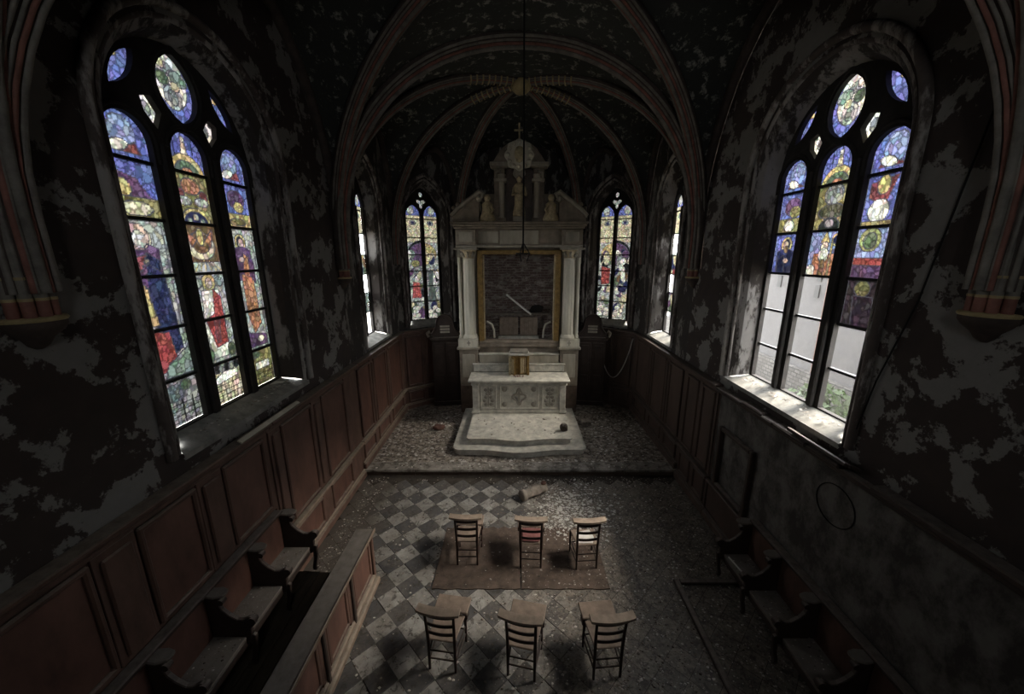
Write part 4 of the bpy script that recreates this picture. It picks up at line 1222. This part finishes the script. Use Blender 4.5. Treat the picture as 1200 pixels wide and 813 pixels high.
for s in (-1, 1):
    X = lambda a: s * a
    def rs(n, a, b_, y0, y1, z0, z1, m, bev=.01, par=None):
        return rb(n, min(s * a, s * b_), max(s * a, s * b_), y0, y1, z0, z1, m, bev, par)
    rs('pedestal', 1.18, 1.70, 10.42, 10.9, .15, 1.0, 'marble_dark')
    rs('pedestal_panel', 1.26, 1.62, 10.40, 10.42, 1.25, 1.95, 'retable_light')
    rs('pedestal', 1.18, 1.70, 10.42, 10.9, 1.0, 2.08, 'retable')
    rs('pedestal_cap', 1.12, 1.76, 10.36, 10.95, 2.08, 2.16, 'retable_light', .016)
    o = rs('column_plinth', 1.16, 1.72, 10.38, 10.9, 2.16, 2.40, 'column', .012)
    rb('cross_mark', s * 1.42 - .015, s * 1.42 + .015, 10.372, 10.38, 2.21, 2.35, 'marble_carve', 0, o)
    rb('cross_mark', s * 1.42 - .05, s * 1.42 + .05, 10.372, 10.38, 2.27, 2.30, 'marble_carve', 0, o)
    rs('pilaster', 1.18, 1.70, 10.62, 10.95, 2.40, 4.86, 'retable_light')
    cm = MB()
    for fl in range(1):
        n = 40
        prof_ = [(.21, 2.40), (.21, 2.44), (.19, 2.48), (.165, 2.52), (.165, 3.4), (.15, 4.58), (.165, 4.60), (.15, 4.62)]
        vs = []
        for (r_, z) in prof_:
            for i in range(n):
                a = 2 * math.pi * i / n
                rr = r_ * (1 - (.05 if (i % 4 == 0 and 2.5 < z < 4.59) else 0))
                vs.append((s * 1.38 + rr * math.cos(a), 10.55 - YR + rr * math.sin(a), z - .15))
        cm.add(vs, [(j * n + i, j * n + (i + 1) % n, (j + 1) * n + (i + 1) % n, (j + 1) * n + i) for j in range(len(prof_) - 1) for i in range(n)], False)
    cm.build('column', 'column', rt)
    MB().lathe([(.07, 2.40), (.07, 2.46), (.055, 2.5), (.05, 4.6), (.06, 4.64)], (s * 1.635, 10.56 - YR, -.15), 14).build('slender_shaft', 'column', rt)
    cap = MB().lathe([(.15, 4.62), (.16, 4.66), (.15, 4.70), (.20, 4.76), (.18, 4.78), (.23, 4.84)], (s * 1.38, 10.55 - YR, -.15), 16).build('capital', 'gilt_pale', rt)
    for i in range(8):
        a = 2 * math.pi * i / 8
        cx, cy = s * 1.38, 10.55 - YR
        MB().tube([(cx + .15 * math.cos(a), cy + .15 * math.sin(a), 4.50), (cx + .18 * math.cos(a), cy + .18 * math.sin(a), 4.57), (cx + .225 * math.cos(a), cy + .225 * math.sin(a), 4.62), (cx + .22 * math.cos(a), cy + .22 * math.sin(a), 4.58)], [.03, .035, .03, .012], 6).build('acanthus_leaf', 'retable_light', cap)
    rs('abacus', 1.12, 1.76, 10.34, 10.95, 4.84, 4.90, 'retable_light', .012)
    rs('frieze_block', 1.16, 1.70, 10.42, 10.95, 4.97, 5.36, 'retable', .008)
    rs('frieze_panel', 1.24, 1.60, 10.405, 10.42, 5.05, 5.30, 'retable_light', .004)
    rs('frieze_panel', .56, 1.10, 10.555, 10.57, 5.02, 5.32, 'retable_light' if s < 0 else 'retable', .004)
    rs('gilded_frame', .99, 1.15, 10.50, 10.72, 2.24, 4.78, 'gilt', .02)
    rs('frame_bead', .965, .995, 10.54, 10.74, 2.24, 4.70, 'gilt_pale', .008)
    # broken raking pediment with scrolled end
    fP = lambda u, v, d: (s * u, d, v - .15)
    MB().plate([[(1.78, 5.56), (1.78, 5.66), (1.72, 5.80), (1.5, 5.92), (1.30, 6.10), (1.10, 6.28), (.98, 6.26), (.96, 6.14), (1.05, 6.05), (1.06, 5.56)]][0:1], fP, -.12, .2).build('broken_pediment', 'retable', rt, .015)
    MB().tube([(s * 1.80, -.16, 5.56), (s * 1.62, -.16, 5.74), (s * 1.3, -.16, 5.97), (s * 1.05, -.16, 6.16), (s * .95, -.16, 6.10), (s * .99, -.16, 6.0)], [.05, .055, .06, .06, .05, .03], 8).build('raking_scroll', 'retable_light', rt)
    MB().lathe([(0, .07), (.05, .06), (.085, .0), (.05, -.06), (0, -.07)], (s * 1.05, -.14, 5.98), 12, Matrix.Rotation(R(90), 4, 'X')).build('scroll_eye', 'retable_light', rt)
    for (ux, uz, rr) in ((1.72, 5.70, .10), (1.55, 5.86, .09), (1.62, 6.0, .08), (1.42, 6.10, .07), (1.75, 5.92, .06)):
        MB().lathe([(0, rr), (rr * .7, rr * .7), (rr, 0), (rr * .6, -rr * .6), (0, -rr)], (s * ux, -.02, uz - .15), 8, None).build('crest_leaf', 'retable', rt)
    # aedicule columns and shoulders
    rs('aedicule_plinth', .34, .62, 10.50, 10.8, 5.56, 5.66, 'retable', .01)
    MB().lathe([(.10, 5.66), (.085, 5.70), (.075, 5.74), (.07, 6.62), (.09, 6.66), (.11, 6.74)], (s * .46, 10.58 - YR, -.15), 14).build('aedicule_column', 'retable_light', rt)
    rs('aedicule_pier', .38, .66, 10.62, 10.85, 5.66, 6.90, 'retable', .008)
    rs('aedicule_capital', .33, .66, 10.48, 10.82, 6.56, 6.64, 'retable_light', .012)
    MB().tube([(s * .62, 10.52 - YR, 6.50), (s * .60, 10.52 - YR, 6.62), (s * .48, 10.52 - YR, 6.66), (s * .46, 10.52 - YR, 6.56), (s * .54, 10.52 - YR, 6.53)], .035, 8).build('volute', 'retable_light', rt)
    MB().plate([[(.30, 6.90), (.72, 6.90), (.74, 6.96), (.70, 7.0), (.58, 7.18), (.44, 7.36), (.30, 7.46)]], fP, -.10, .2).build('curved_gable', 'retable', rt, .012)
    rs('shoulder_cornice', .18, .76, 10.42, 10.85, 6.93, 7.02, 'retable_light', .014)
    # seated angel
    ang = MB().lathe([(0, 0), (.20, .0), (.22, .08), (.15, .22), (.13, .36), (.15, .44), (.07, .50), (.055, .53), (.085, .58), (.085, .63), (.05, .68), (0, .69)], (s * .84, 10.52 - YR, 5.56 - .15), 14, None, sx=1.0, sy=.8).build('angel', 'gilt_pale', rt)
    MB().tube([(s * .76, 10.44 - YR, 5.82), (s * .68, 10.36 - YR, 5.70), (s * .74, 10.32 - YR, 5.60)], [.04, .035, .025], 8).build('arm', 'gilt_pale', ang)
    MB().tube([(s * .92, 10.58 - YR, 5.86), (s * 1.04, 10.62 - YR, 6.02), (s * 1.02, 10.62 - YR, 5.66)], [.03, .06, .02], 8).build('wing', 'retable_light', ang)
rb('frame_top', -1.15, 1.15, 10.50, 10.72, 4.72, 4.84, 'gilt', .02)
rb('frame_bottom', -1.15, 1.15, 10.49, 10.74, 2.24, 2.33, 'retable', .02)
rb('architrave', -1.72, 1.72, 10.50, 11.0, 4.90, 4.97, 'retable_light', .014)
rb('frieze', -1.20, 1.20, 10.57, 11.0, 4.97, 5.38, 'retable', .006)
rb('frieze_tablet', -.52, .52, 10.53, 10.57, 4.99, 5.35, 'retable_light', .01)
for k in range(3):
    rb('cornice', -1.74 - .04 * k, 1.74 + .04 * k, 10.40 - .05 * k, 11.0, 5.38 + .06 * k, 5.44 + .06 * k, 'retable', .014)
rb('upper_wall', -1.0, 1.0, 10.80, 11.0, 5.56, 6.30, 'retable', .01)
rb('niche_back', -.36, .36, 10.74, 10.86, 5.60, 7.0, 'marble_dark', .005)
rb('statue_base', -.17, .17, 10.46, 10.72, 5.56, 5.70, 'retable_light', .014)
st = MB().lathe([(0, 0), (.16, 0), (.17, .06), (.13, .3), (.12, .52), (.155, .66), (.16, .74), (.11, .81), (.05, .84), (.045, .87), (.075, .91), (.08, .97), (.065, 1.03), (0, 1.06)], (0, 10.58 - YR, 5.70 - .15), 18, None, sx=1, sy=.75).build('statue', 'gilt_pale', rt)
for s in (-1, 1):
    MB().tube([(s * .13, 10.56 - YR, 6.26), (s * .17, 10.48 - YR, 6.08), (s * .03, 10.44 - YR, 6.12)], [.045, .04, .028], 8).build('arm', 'gilt_pale', st)
MB().tube([(.10, 10.46 - YR, 5.56), (.13, 10.46 - YR, 6.30)], .016, 6).build('staff', 'gilt', st)
# glory with a carved head above the statue
gl_ = MB()
n = 32
gl_.plate([[((.36 + .03 * math.cos(8 * t)) * math.cos(t), 7.17 + (.36 + .03 * math.cos(8 * t)) * math.sin(t)) for t in np.linspace(0, 2 * math.pi, n, False)]], lambda u, v, d: (u, d, v - .15), -.22, -.10)
glo = gl_.build('glory_disc', 'column', rt, .02)
for i in range(12):
    t = 2 * math.pi * i / 12
    MB().lathe([(0, .05), (.045, .035), (.06, 0), (.03, -.03)], (.29 * math.cos(t), -.22, 7.02 + .29 * math.sin(t)), 8, Matrix.Rotation(R(90), 4, 'X')).build('cloud_boss', 'column', glo)
MB().lathe([(0, .20), (.08, .17), (.125, .06), (.12, -.06), (.07, -.17), (0, -.2)], (0, -.25, 7.02), 14, None, sy=.6).build('carved_head', 'gilt_pale', glo)
MB().plate([[(-.12, 6.90), (-.17, 6.72), (-.08, 6.62), (0, 6.70), (.08, 6.62), (.17, 6.72), (.12, 6.90)]], lambda u, v, d: (u, d, v - .15), -.2, -.10).build('carved_drapery', 'retable_light', glo, .015)
MB().plate([[(-.40, 7.30), (.40, 7.30), (.30, 7.46), (.12, 7.54), (-.12, 7.54), (-.30, 7.46)]], lambda u, v, d: (u, d, v - .15), -.10, .12).build('crown_block', 'retable_light', rt, .015)
cr = rb('cross', -.022, .022, 10.56, 10.60, 7.54, 7.95, 'gilt_pale', .006)
rb('cross_arm', -.13, .13, 10.557, 10.603, 7.76, 7.80, 'gilt_pale', .006, cr)
# brick back of the niche
rb('niche_masonry', -1.2, 1.2, 11.16, 11.3, 2.14, 4.95, 'mortar', .0)
bk = MB()
q = random.Random(3)
z = 2.30
row = 0
while z < 4.74:
    x = -1.02 - (.11 if row % 2 else 0)
    while x < 1.0:
        if q.random() > .08:
            dd = q.uniform(.005, .03)
            bk.box((max(x, -1.1), 11.16 - dd - YR, z - .15), (min(x + .205, 1.1), 11.17 - YR, z + .055 - .15))
        x += .222
    z += .072; row += 1
b = bk.build('brickwork', 'brick', rt); b['kind'] = 'stuff'
for s in (-1, 1):
    rb('niche_cheek', s * 1.10 - .09, s * 1.10 + .09, 10.74, 11.2, 2.14, 4.95, 'retable', .0)
rb('niche_ceiling', -1.2, 1.2, 10.74, 11.2, 4.84, 4.95, 'retable', .0)
rb('niche_shelf', -.98, .98, 11.02, 11.17, 2.98, 3.04, 'wood_grey', .008)
for x0, x1 in ((-.58, -.02), (.04, .56)):
    o = rb('cupboard_door', x0, x1, 11.06, 11.10, 2.36, 2.92, 'seat', .008)
    for k in range(4):
        w = (x1 - x0) / 4
        rb('door_board', x0 + k * w + .004, x0 + (k + 1) * w - .004, 11.045, 11.06, 2.38, 2.90, 'chair_top', .004, o)
rb('cupboard_base', -.62, .60, 11.03, 11.14, 2.25, 2.345, 'marble', .008)
for s in (-1, 1):
    MB().tube([(s * .72, 10.9 - YR, 2.18), (s * .73, 10.9 - YR, 2.40), (s * .79, 10.9 - YR, 2.58), (s * .94, 10.9 - YR, 2.66)], .03, 8).build('curved_bracket', 'column', rt)

lath = MB().tube([(0, 0, 0), (.72, .0, -.58)], .028, 4).build('fallen_lath', 'paper'); lath.location = (-.36, 10.90, 3.60)
tag(lath, 'white lath leaning across the empty brick niche of the altarpiece', 'lath')
brd = MB().plate([[(0, 0), (.42, .04), (.46, .2), (.30, .26), (.12, .22)]], lambda u, v, d: (u, d, v), 0, .05).build('broken_board', 'rope', None, .01); brd.location = (.26, 10.98, 3.04)
tag(brd, 'black broken board standing on the niche shelf beside the white lath', 'board')

# ------------------------------------------------------------------ arched cupboards either side of the altarpiece
def side_cupboard(s, label):
    t = thing('side_cupboard', (s * 2.20, 11.0, .15), label, 'cupboard', 'arched cupboards beside the altarpiece', R(-s * 8))
    B = lambda n, a, b_, m, bev=.008, par=None: bx(n, a, b_, m, par or t, bev)
    B('carcass', (-.40, 0, 0), (.40, .30, 2.12), 'wood_dark')
    for x0, x1 in ((-.36, -.02), (.02, .36)):
        d = B('door', (x0, -.02, .2), (x1, 0, 2.0), 'wood_dark', .008)
        B('door_panel', (x0 + .06, -.035, .3), (x1 - .06, -.02, 1.0), 'wood_dark', .01, d)
        B('door_panel', (x0 + .06, -.035, 1.1), (x1 - .06, -.02, 1.92), 'wood_dark', .01, d)
    B('plinth', (-.42, -.03, 0), (.42, .3, .14), 'wood_dark', .012)
    B('cornice', (-.47, -.07, 2.12), (.47, .32, 2.17), 'wood_dark', .014)
    B('cornice', (-.44, -.05, 2.07), (.44, .30, 2.12), 'wood_dark', .014)
    out = [(-.40, 2.17), (.40, 2.17), (.41, 2.28), (.33, 2.36), (.27, 2.46), (.25, 2.58)] + [(.25 * math.cos(R(a)), 2.58 + .27 * math.sin(R(a))) for a in range(15, 180, 15)] + [(-.25, 2.58), (-.27, 2.46), (-.33, 2.36), (-.41, 2.28)]
    MB().plate([out], lambda u, v, d: (u, d, v), .02, .16).build('arched_crest', 'wood_dark', t, .015)
    MB().tube([(u, .0, v) for u, v in out[2:]], .028, 6).build('crest_moulding', 'wood_dark', t)
    for k in range(3):
        B('pale_slat', (-.14, .0, 2.30 + k * .085), (.14, .022, 2.355 + k * .085), 'retable_light', .004)
    MB().tube([(s * -.0 - .48, .02, 2.18), (-.52, .02, 2.30), (-.46, .02, 2.36), (-.42, .02, 2.3)], [.04, .05, .04, .02], 8).build('side_scroll', 'retable', t)
    MB().tube([(.48, .02, 2.18), (.52, .02, 2.30), (.46, .02, 2.36), (.42, .02, 2.3)], [.04, .05, .04, .02], 8).build('side_scroll', 'retable', t)
side_cupboard(-1, 'dark wooden cupboard with arched slatted crest left of the altarpiece')
side_cupboard(1, 'dark wooden cupboard with arched slatted crest right of the altarpiece')

# ------------------------------------------------------------------ church chairs
cm_ = {}
def chair_meshes():
    h = .91
    def post(x, yt):
        return MB().tube([(x, 0, 0), (x, .0, .42), (x * 1.04, -.012, .65), (x * 1.08, yt, h - .02)], [.016, .019, .018, .016], 8)
    cm_['rear_post'] = [post(s * .155, -.04).mesh('rear_post', 'chair') for s in (-1, 1)]
    cm_['front_leg'] = [MB().tube([(s * .18, .37, 0), (s * .18, .36, .42)], [.014, .019], 8).mesh('front_leg', 'chair') for s in (-1, 1)]
    out = []
    n = 10
    for i in range(n + 1):
        x = -.245 + .49 * i / n
        out.append((x, -.085 - .035 * (1 - (x / .245) ** 2)))
    for i in range(n + 1):
        x = .245 - .49 * i / n
        out.append((x, .015 - .030 * (1 - (x / .245) ** 2)))
    cm_['top_rail'] = [MB().plate([out], lambda u, v, d: (u, v, d), h - .02, h + .012).mesh('top_rail', 'chair_top', .006)]
    def slat(z, hgt, y):
        l = [(-.16 + .32 * i / 8) for i in range(9)]
        mb = MB()
        f = [(x, y - .022 * (1 - (x / .16) ** 2)) for x in l]
        mb.plate([f + [(x, yy + .012) for x, yy in reversed(f)]], lambda u, v, d: (u, v, d), z, z + hgt)
        return mb.mesh('back_slat', 'chair', .003)
    cm_['back_slat'] = [slat(.78, .045, -.022), slat(.65, .042, -.012), slat(.52, .042, .0)]
    cm_['seat'] = [MB().plate([[(-.155, .0), (.155, .0), (.19, .345), (-.19, .345)]], lambda u, v, d: (u, v, d), .415, .44).mesh('seat', 'seat', .008)]
    cm_['front_board'] = [MB().plate([[(-.21, .335), (.21, .335), (.215, .56), (-.215, .56)]], lambda u, v, d: (u, v, d), .445, .475).mesh('front_board', 'seat', .008)]
    cm_['board_bracket'] = [MB().box((s * .185 - .03, .33, .37), (s * .185 + .03, .42, .445)).mesh('board_bracket', 'chair', .006) for s in (-1, 1)]
    st = []
    for z in (.16, .28):
        st.append(MB().tube([(-.155, 0, z), (.155, 0, z)], .010, 6).mesh('stretcher', 'chair'))
        st.append(MB().tube([(-.18, .37, z + .03), (.18, .37, z + .03)], .010, 6).mesh('stretcher', 'chair'))
        for s in (-1, 1):
            st.append(MB().tube([(s * .155, 0, z - .03), (s * .18, .37, z - .03)], .010, 6).mesh('stretcher', 'chair'))
    cm_['stretcher'] = st
chair_meshes()
def chair(x, y, rz, label, board=True):
    t = thing('church_chair', (x, y, .004), label, 'chair', 'ladder-back church chairs before the altar', R(rz))
    for nme, lst in cm_.items():
        if not board and nme in ('front_board', 'board_bracket'): continue
        for me in lst:
            link(nme, me, t)
    return t
chair(-.845, 4.90, -1, 'bare ladder-back church chair, left in the row nearer the altar')
chair(.135, 4.85, -3, 'ladder-back church chair holding a red cushion in the row nearer the altar')
chair(.99, 4.82, 4, 'ladder-back church chair holding a white paper in the row nearer the altar', False)
chair(-.945, 3.37, -8, 'bare ladder-back church chair, left in the row farther from the altar')
chair(-.035, 3.29, -12, 'bare ladder-back church chair, middle of the row farther from the altar')
chair(.945, 3.29, 5, 'bare ladder-back church chair, right in the row farther from the altar')
cu = MB()
cu.plate([[(-.14, .02), (.14, .02), (.16, .30), (-.16, .30)]], lambda u, v, d: (u, v, d), 0, .05)
cu = cu.build('seat_cushion', 'red_cloth', None, .022, 3); cu.location = (.135, 4.85, .446); cu.rotation_euler = (0, 0, R(-3))
tag(cu, 'flat dull red cushion on the middle chair of the row nearer the altar', 'cushion')
pp = MB().add([(-.13, .03, .0), (.10, .0, .004), (.15, .12, .008), (.12, .27, .02), (-.10, .25, .004), (-.03, .14, .016)], [(0, 1, 5), (1, 2, 5), (2, 3, 5), (3, 4, 5), (4, 0, 5)])
pp.add([(-.13, .03, -.003), (.10, .0, .001), (.15, .12, .005), (.12, .27, .017), (-.10, .25, .001)], [(0, 1, 2, 3, 4)])
pp = pp.build('paper_sheet', 'paper'); pp.location = (.98, 4.84, .450); pp.rotation_euler = (0, 0, R(6))
tag(pp, 'crumpled white paper sheet on the right chair of the row nearer the altar', 'paper')

# ------------------------------------------------------------------ mats, fallen pieces, hanging things
for (x0, x1, lab) in ((-1.31, -.03, 'worn brown mat under the left chair of the row nearer the altar'), (-.01, 1.27, 'worn brown mat under the two right chairs of the row nearer the altar')):
    o = MB()
    n = 14
    top = [(x0 + (x1 - x0) * i / n, 4.46 + .008 * math.sin(i * 1.9)) for i in range(n + 1)] + [(x1 - (x1 - x0) * i / n, 5.72 + .03 * math.sin(i * 2.7)) for i in range(n + 1)]
    o = o.plate([top], lambda u, v, d: (u, v, d), .001, .014).build('floor_mat', 'carpet', None, .004)
    tag(o, lab, 'mat')

fs = thing('stone_baluster', (.24, 6.62, .112), 'broken stone baluster lying on the floor between altar and chairs', 'rubble', None, R(32))
MB().lathe([(0, -.26), (.11, -.26), (.11, -.17), (.08, -.14), (.10, .03), (.11, .13), (.08, .22), (.10, .25), (.10, .31), (0, .32)], (0, 0, 0), 14, Matrix.Rotation(R(90), 4, 'Y')).build('shaft', 'stone', fs)
MB().lathe([(0, -.03), (.05, -.025), (.06, .0), (.03, .03), (0, .03)], (.27, .0, .105), 10).build('red_fragment', 'terracotta', fs)
def lump(name, loc, s, mat, label, cat='rubble', seed=1, rz=0):
    bm = bmesh.new(); bmesh.ops.create_icosphere(bm, subdivisions=2, radius=1)
    q = random.Random(seed)
    for v in bm.verts:
        v.co *= q.uniform(.8, 1.1); v.co = Vector((v.co.x * s[0], v.co.y * s[1], max(v.co.z, -.75) * s[2]))
    me = bpy.data.meshes.new(name); bm.to_mesh(me); bm.free(); me.materials.append(M[mat])
    o = link(name, me, None, (loc[0], loc[1], loc[2] + .74 * s[2]), (0, 0, rz))
    return tag(o, label, cat)
lump('rubble_lump', (1.10, 8.62, .45), (.11, .09, .12), 'wood_dark', 'dark broken lump on the right of the upper altar step', seed=2)
lump('rubble_lump', (-2.15, 9.3, .15), (.17, .11, .09), 'terracotta', 'reddish rubble lump on the choir floor left of the altar', seed=3)
bl = bx('stone_block', (-.13, -.10, 0), (.13, .10, .16), 'stone', None, .02); bl.location = (1.83, 9.55, .152); bl.rotation_euler = (0, 0, R(12))
tag(bl, 'pale stone block on the choir floor right of the altar', 'rubble')

hl = thing('hanging_lamp', (0, BOSS1[1], 4.62), 'black rope with an iron lamp hook hanging from the vault before the altarpiece', 'lamp')
MB().tube([(0, 0, .10), (.004, 0, 1.5), (0, 0, 3.55)], .012, 6).build('rope', 'rope', hl)
MB().tube([(.085 * math.cos(t), .085 * math.sin(t), .10) for t in np.linspace(0, 2 * math.pi, 17)], .012, 6).build('iron_ring', 'iron', hl)
for k in range(3):
    a = k * 2 * math.pi / 3
    MB().tube([(0, 0, .24), (.085 * math.cos(a), .085 * math.sin(a), .10), (.05 * math.cos(a), .05 * math.sin(a), 0)], .008, 6).build('hook', 'iron', hl)
cpts = []
for i in range(19):
    t = i / 18
    cpts.append((3.30 - 1.0 * t * .9, 10.62 + .62 * t, 2.36 - 1.3 * math.sin(math.pi * t) ** .8 + .06 * t))
tag(MB().tube(cpts, .016, 6).build('loose_cable', 'cable'), 'loose grey cable sagging across the panelling right of the altar', 'cable')
wp = [fR(3.05, 6.2, -.02), fR(3.30, 4.3, -.02), fR(3.5, 3.5, -.02), fR(3.62, 2.7, -.025)]
tag(MB().tube(wp, .008, 6).build('wall_wire', 'rope'), 'thin black wire running down the peeling right wall', 'wire')

# leftovers on the rails and sills
o = bx('loose_strip', (-.03, -.62, 0), (.03, .62, .02), 'column', None, .004); o.location = (-3.315, 4.60, 2.585); o.rotation_euler = (0, R(30), R(.6))
tag(o, 'pale loose wooden strip lying on the left panelling ledge', 'wood strip')
ff = thing('ledge_frame', (3.36, 3.85, 2.56), 'wooden picture-frame-like panel dropped on the right wall ledge', 'frame')
M4 = Matrix.Rotation(R(24), 4, 'Y')
for a, b_ in (((-.14, -.42, 0), (-.08, .42, .04)), ((.08, -.42, 0), (.14, .42, .04)), ((-.08, -.42, 0), (.08, -.36, .04)), ((-.08, .36, 0), (.08, .42, .04))):
    bx('frame_bar', a, b_, 'wood_dark', ff, .008, M4)
bx('board', (-.08, -.36, .008), (.08, .36, .018), 'wood_right', ff, .0, M4)
o = MB().add([(0, 0, .0), (.16, .05, .012), (.14, .14, .0), (.03, .10, .02)], [(0, 1, 2, 3)]).add([(0, 0, -.004), (.16, .05, .008), (.14, .14, -.004), (.03, .10, .016)], [(0, 1, 2, 3)]).build('paper_scrap', 'paper'); o.location = (-3.68, 5.2, 2.872)
tag(o, 'white paper scrap on the sill of the left saints window', 'paper')
sk = MB().tube([(0, 0, 0), (.04, -.26, .0)], .012, 6).build('stick', 'paper'); sk.location = (3.02, 4.62, .413)
tag(sk, 'short pale stick on the front seat of the right bench', 'stick')

# ------------------------------------------------------------------ rubble and flakes
def chips(name, label, n, pick, smin, smax, mat='chips', zf=None):
    vs, fs = [], []
    q = random.Random(len(name) * 7)
    for _ in range(n):
        p = pick(q)
        if p is None: continue
        x, y, z = p
        s = smin + (smax - smin) * q.random() ** 3
        k = q.choice((4, 5))
        a0 = q.uniform(0, 6.3)
        o = len(vs)
        tx, ty = q.uniform(-.35, .35), q.uniform(-.35, .35)
        h = s * q.uniform(.15, .5)
        for i in range(k):
            a = a0 + 2 * math.pi * i / k
            r_ = s * q.uniform(.6, 1.2)
            dx, dy = r_ * math.cos(a), r_ * math.sin(a) * .8
            vs.append((x + dx, y + dy, z + max(0.0, dx * tx + dy * ty)))
        vs.append((x, y, z + h))
        fs += [(o + i, o + (i + 1) % k, o + k) for i in range(k)]
    mb = MB(); mb.v, mb.f, mb.sm = vs, fs, [False] * len(fs)
    o = mb.build(name, mat)
    return tag(o, label, 'debris', kind='stuff')
def pick_nave(q):
    x, y = q.uniform(-3.25, 3.3), q.uniform(2.2, 7.3)
    d = .12 + .88 / (1 + math.exp(-(x - .35) * 2.6))
    if x > 1.6: d *= .75
    if .1 < x < 1.5 and y > 5.6: d = 1.0
    if x < -2.3 and y < 4.5: return None
    if abs(x) < 1.3 and 4.45 < y < 5.7: d *= .35
    d = max(d, .8 if abs(x) > 2.85 else 0)
    if q.random() > d: return None
    on = .014 if (-1.31 < x < 1.27 and 4.46 < y < 5.72) else .0
    return x, y, on + .001
def pick_choir(q):
    x, y = q.uniform(-3.3, 3.3), q.uniform(7.4, 10.55)
    if y > 10.7 + (3.43 - abs(x)) * .76: return None
    if abs(x) < 1.6 and y > 7.8:
        if y > 9.5: return None
        if abs(x) < 1.2 and 8.3 < y: return (x, y, .452) if q.random() < .06 else None
        return None
    return x, y, .152
chips('plaster_flakes', 'fallen plaster flakes and dirt strewn over the nave floor', 34000, pick_nave, .004, .024)
chips('choir_plaster_flakes', 'fallen plaster flakes strewn over the choir floor and altar steps', 15000, pick_choir, .006, .050)
def pick_pale(q):
    x, y = q.gauss(.95, .42), q.gauss(6.15, .5)
    if not (.05 < x < 2.0 and 5.4 < y < 7.25): return None
    return x, y, .002 + (.013 if (x < 1.3 and y < 5.76) else 0)
chips('pale_plaster_shards', 'whitish plaster shards heaped on the floor between the right chair and the altar', 1500, pick_pale, .008, .042, 'paper')
def pick_sill(q):
    if q.random() < .5: return q.uniform(-3.72, -3.46), q.uniform(3.7, 5.5), 2.83
    return q.uniform(3.46, 3.72), q.uniform(4.0, 5.8), 2.79
chips('sill_plaster_flakes', 'plaster flakes lying on the window sills of the nave', 420, pick_sill, .006, .03)
def pick_bench(q):
    if q.random() < .5: return -(W - .03 - q.uniform(.1, .4)), q.uniform(2.1, 4.4), .32 + .402
    return (W - .03 - q.uniform(.1, .4)), q.uniform(2.3, 4.6), .402
chips('bench_plaster_flakes', 'plaster flakes scattered on the bench seats', 700, pick_bench, .004, .018)

# ------------------------------------------------------------------ outside, seen through the clear panes
gr = struct(MB().add([(-40, -30, -1.2), (40, -30, -1.2), (40, 45, -1.2), (-40, 45, -1.2)], [(0, 1, 2, 3)]).build('ground', 'bounce_ground'), 'unseen ground around the chapel, kept pale to bounce light up')
bd = thing('outbuilding', (10.5, 9.0, -1.2), 'white rendered building seen through the clear panes of the right window', 'building')
bx('wall', (-2.0, -9.0, 2.6), (2.0, 12.0, 5.75), 'ext_wall', bd, .0)
bx('rubble_base', (-2.15, -9.0, 0), (1.9, 12.0, 2.6), 'ext_rubble', bd, .03)
bx('roof', (-2.2, -9.1, 5.75), (2.1, 12.1, 5.87), 'roof', bd, .02)
for y, z in ((1.70, 4.72), (1.70, 5.18), (3.3, 4.9), (-.4, 4.9)):
    f = bx('window', (-2.03, y, z), (-1.95, y + .16, z + .36), 'iron', bd, .0)
bx('downpipe', (-2.10, 1.30, 2.4), (-2.02, 1.38, 5.7), 'terracotta', bd, .01)
q = random.Random(9)
shr = MB()
for k in range(900):
    a = q.uniform(0, 6.283); e = q.uniform(-1.2, 1.57); r_ = q.uniform(.6, 1.0)
    p = Vector((r_ * .9 * math.cos(a) * math.cos(e), r_ * 1.1 * math.sin(a) * math.cos(e), 1.55 + r_ * 1.45 * math.sin(e)))
    u_ = Vector((q.uniform(-1, 1), q.uniform(-1, 1), q.uniform(-1, 1))).normalized() * .10
    v_ = u_.orthogonal().normalized() * .06
    shr.add([p - u_, p + v_, p + u_, p - v_], [(0, 1, 2, 3)])
sb = thing('shrub', (7.15, 8.4, -1.2), 'green shrub outside the near clear pane of the right window', 'shrub')
M['leaf'] = plain('green_leaf', (.035, .06, .014), .5, 6, .6, 0)
shr.build('foliage', 'leaf', sb)['kind'] = 'stuff'
MB().tube([(0, 0, 0), (.05, .03, 1.4)], [.06, .03], 8).build('stem', 'wood_dark', sb)

struct(MB().box((-4.6, -2.6, 8.72), (4.6, 12.9, 8.9)).build('roof', 'roof'), 'unseen roof slab over the vault, added to stop light leaks')
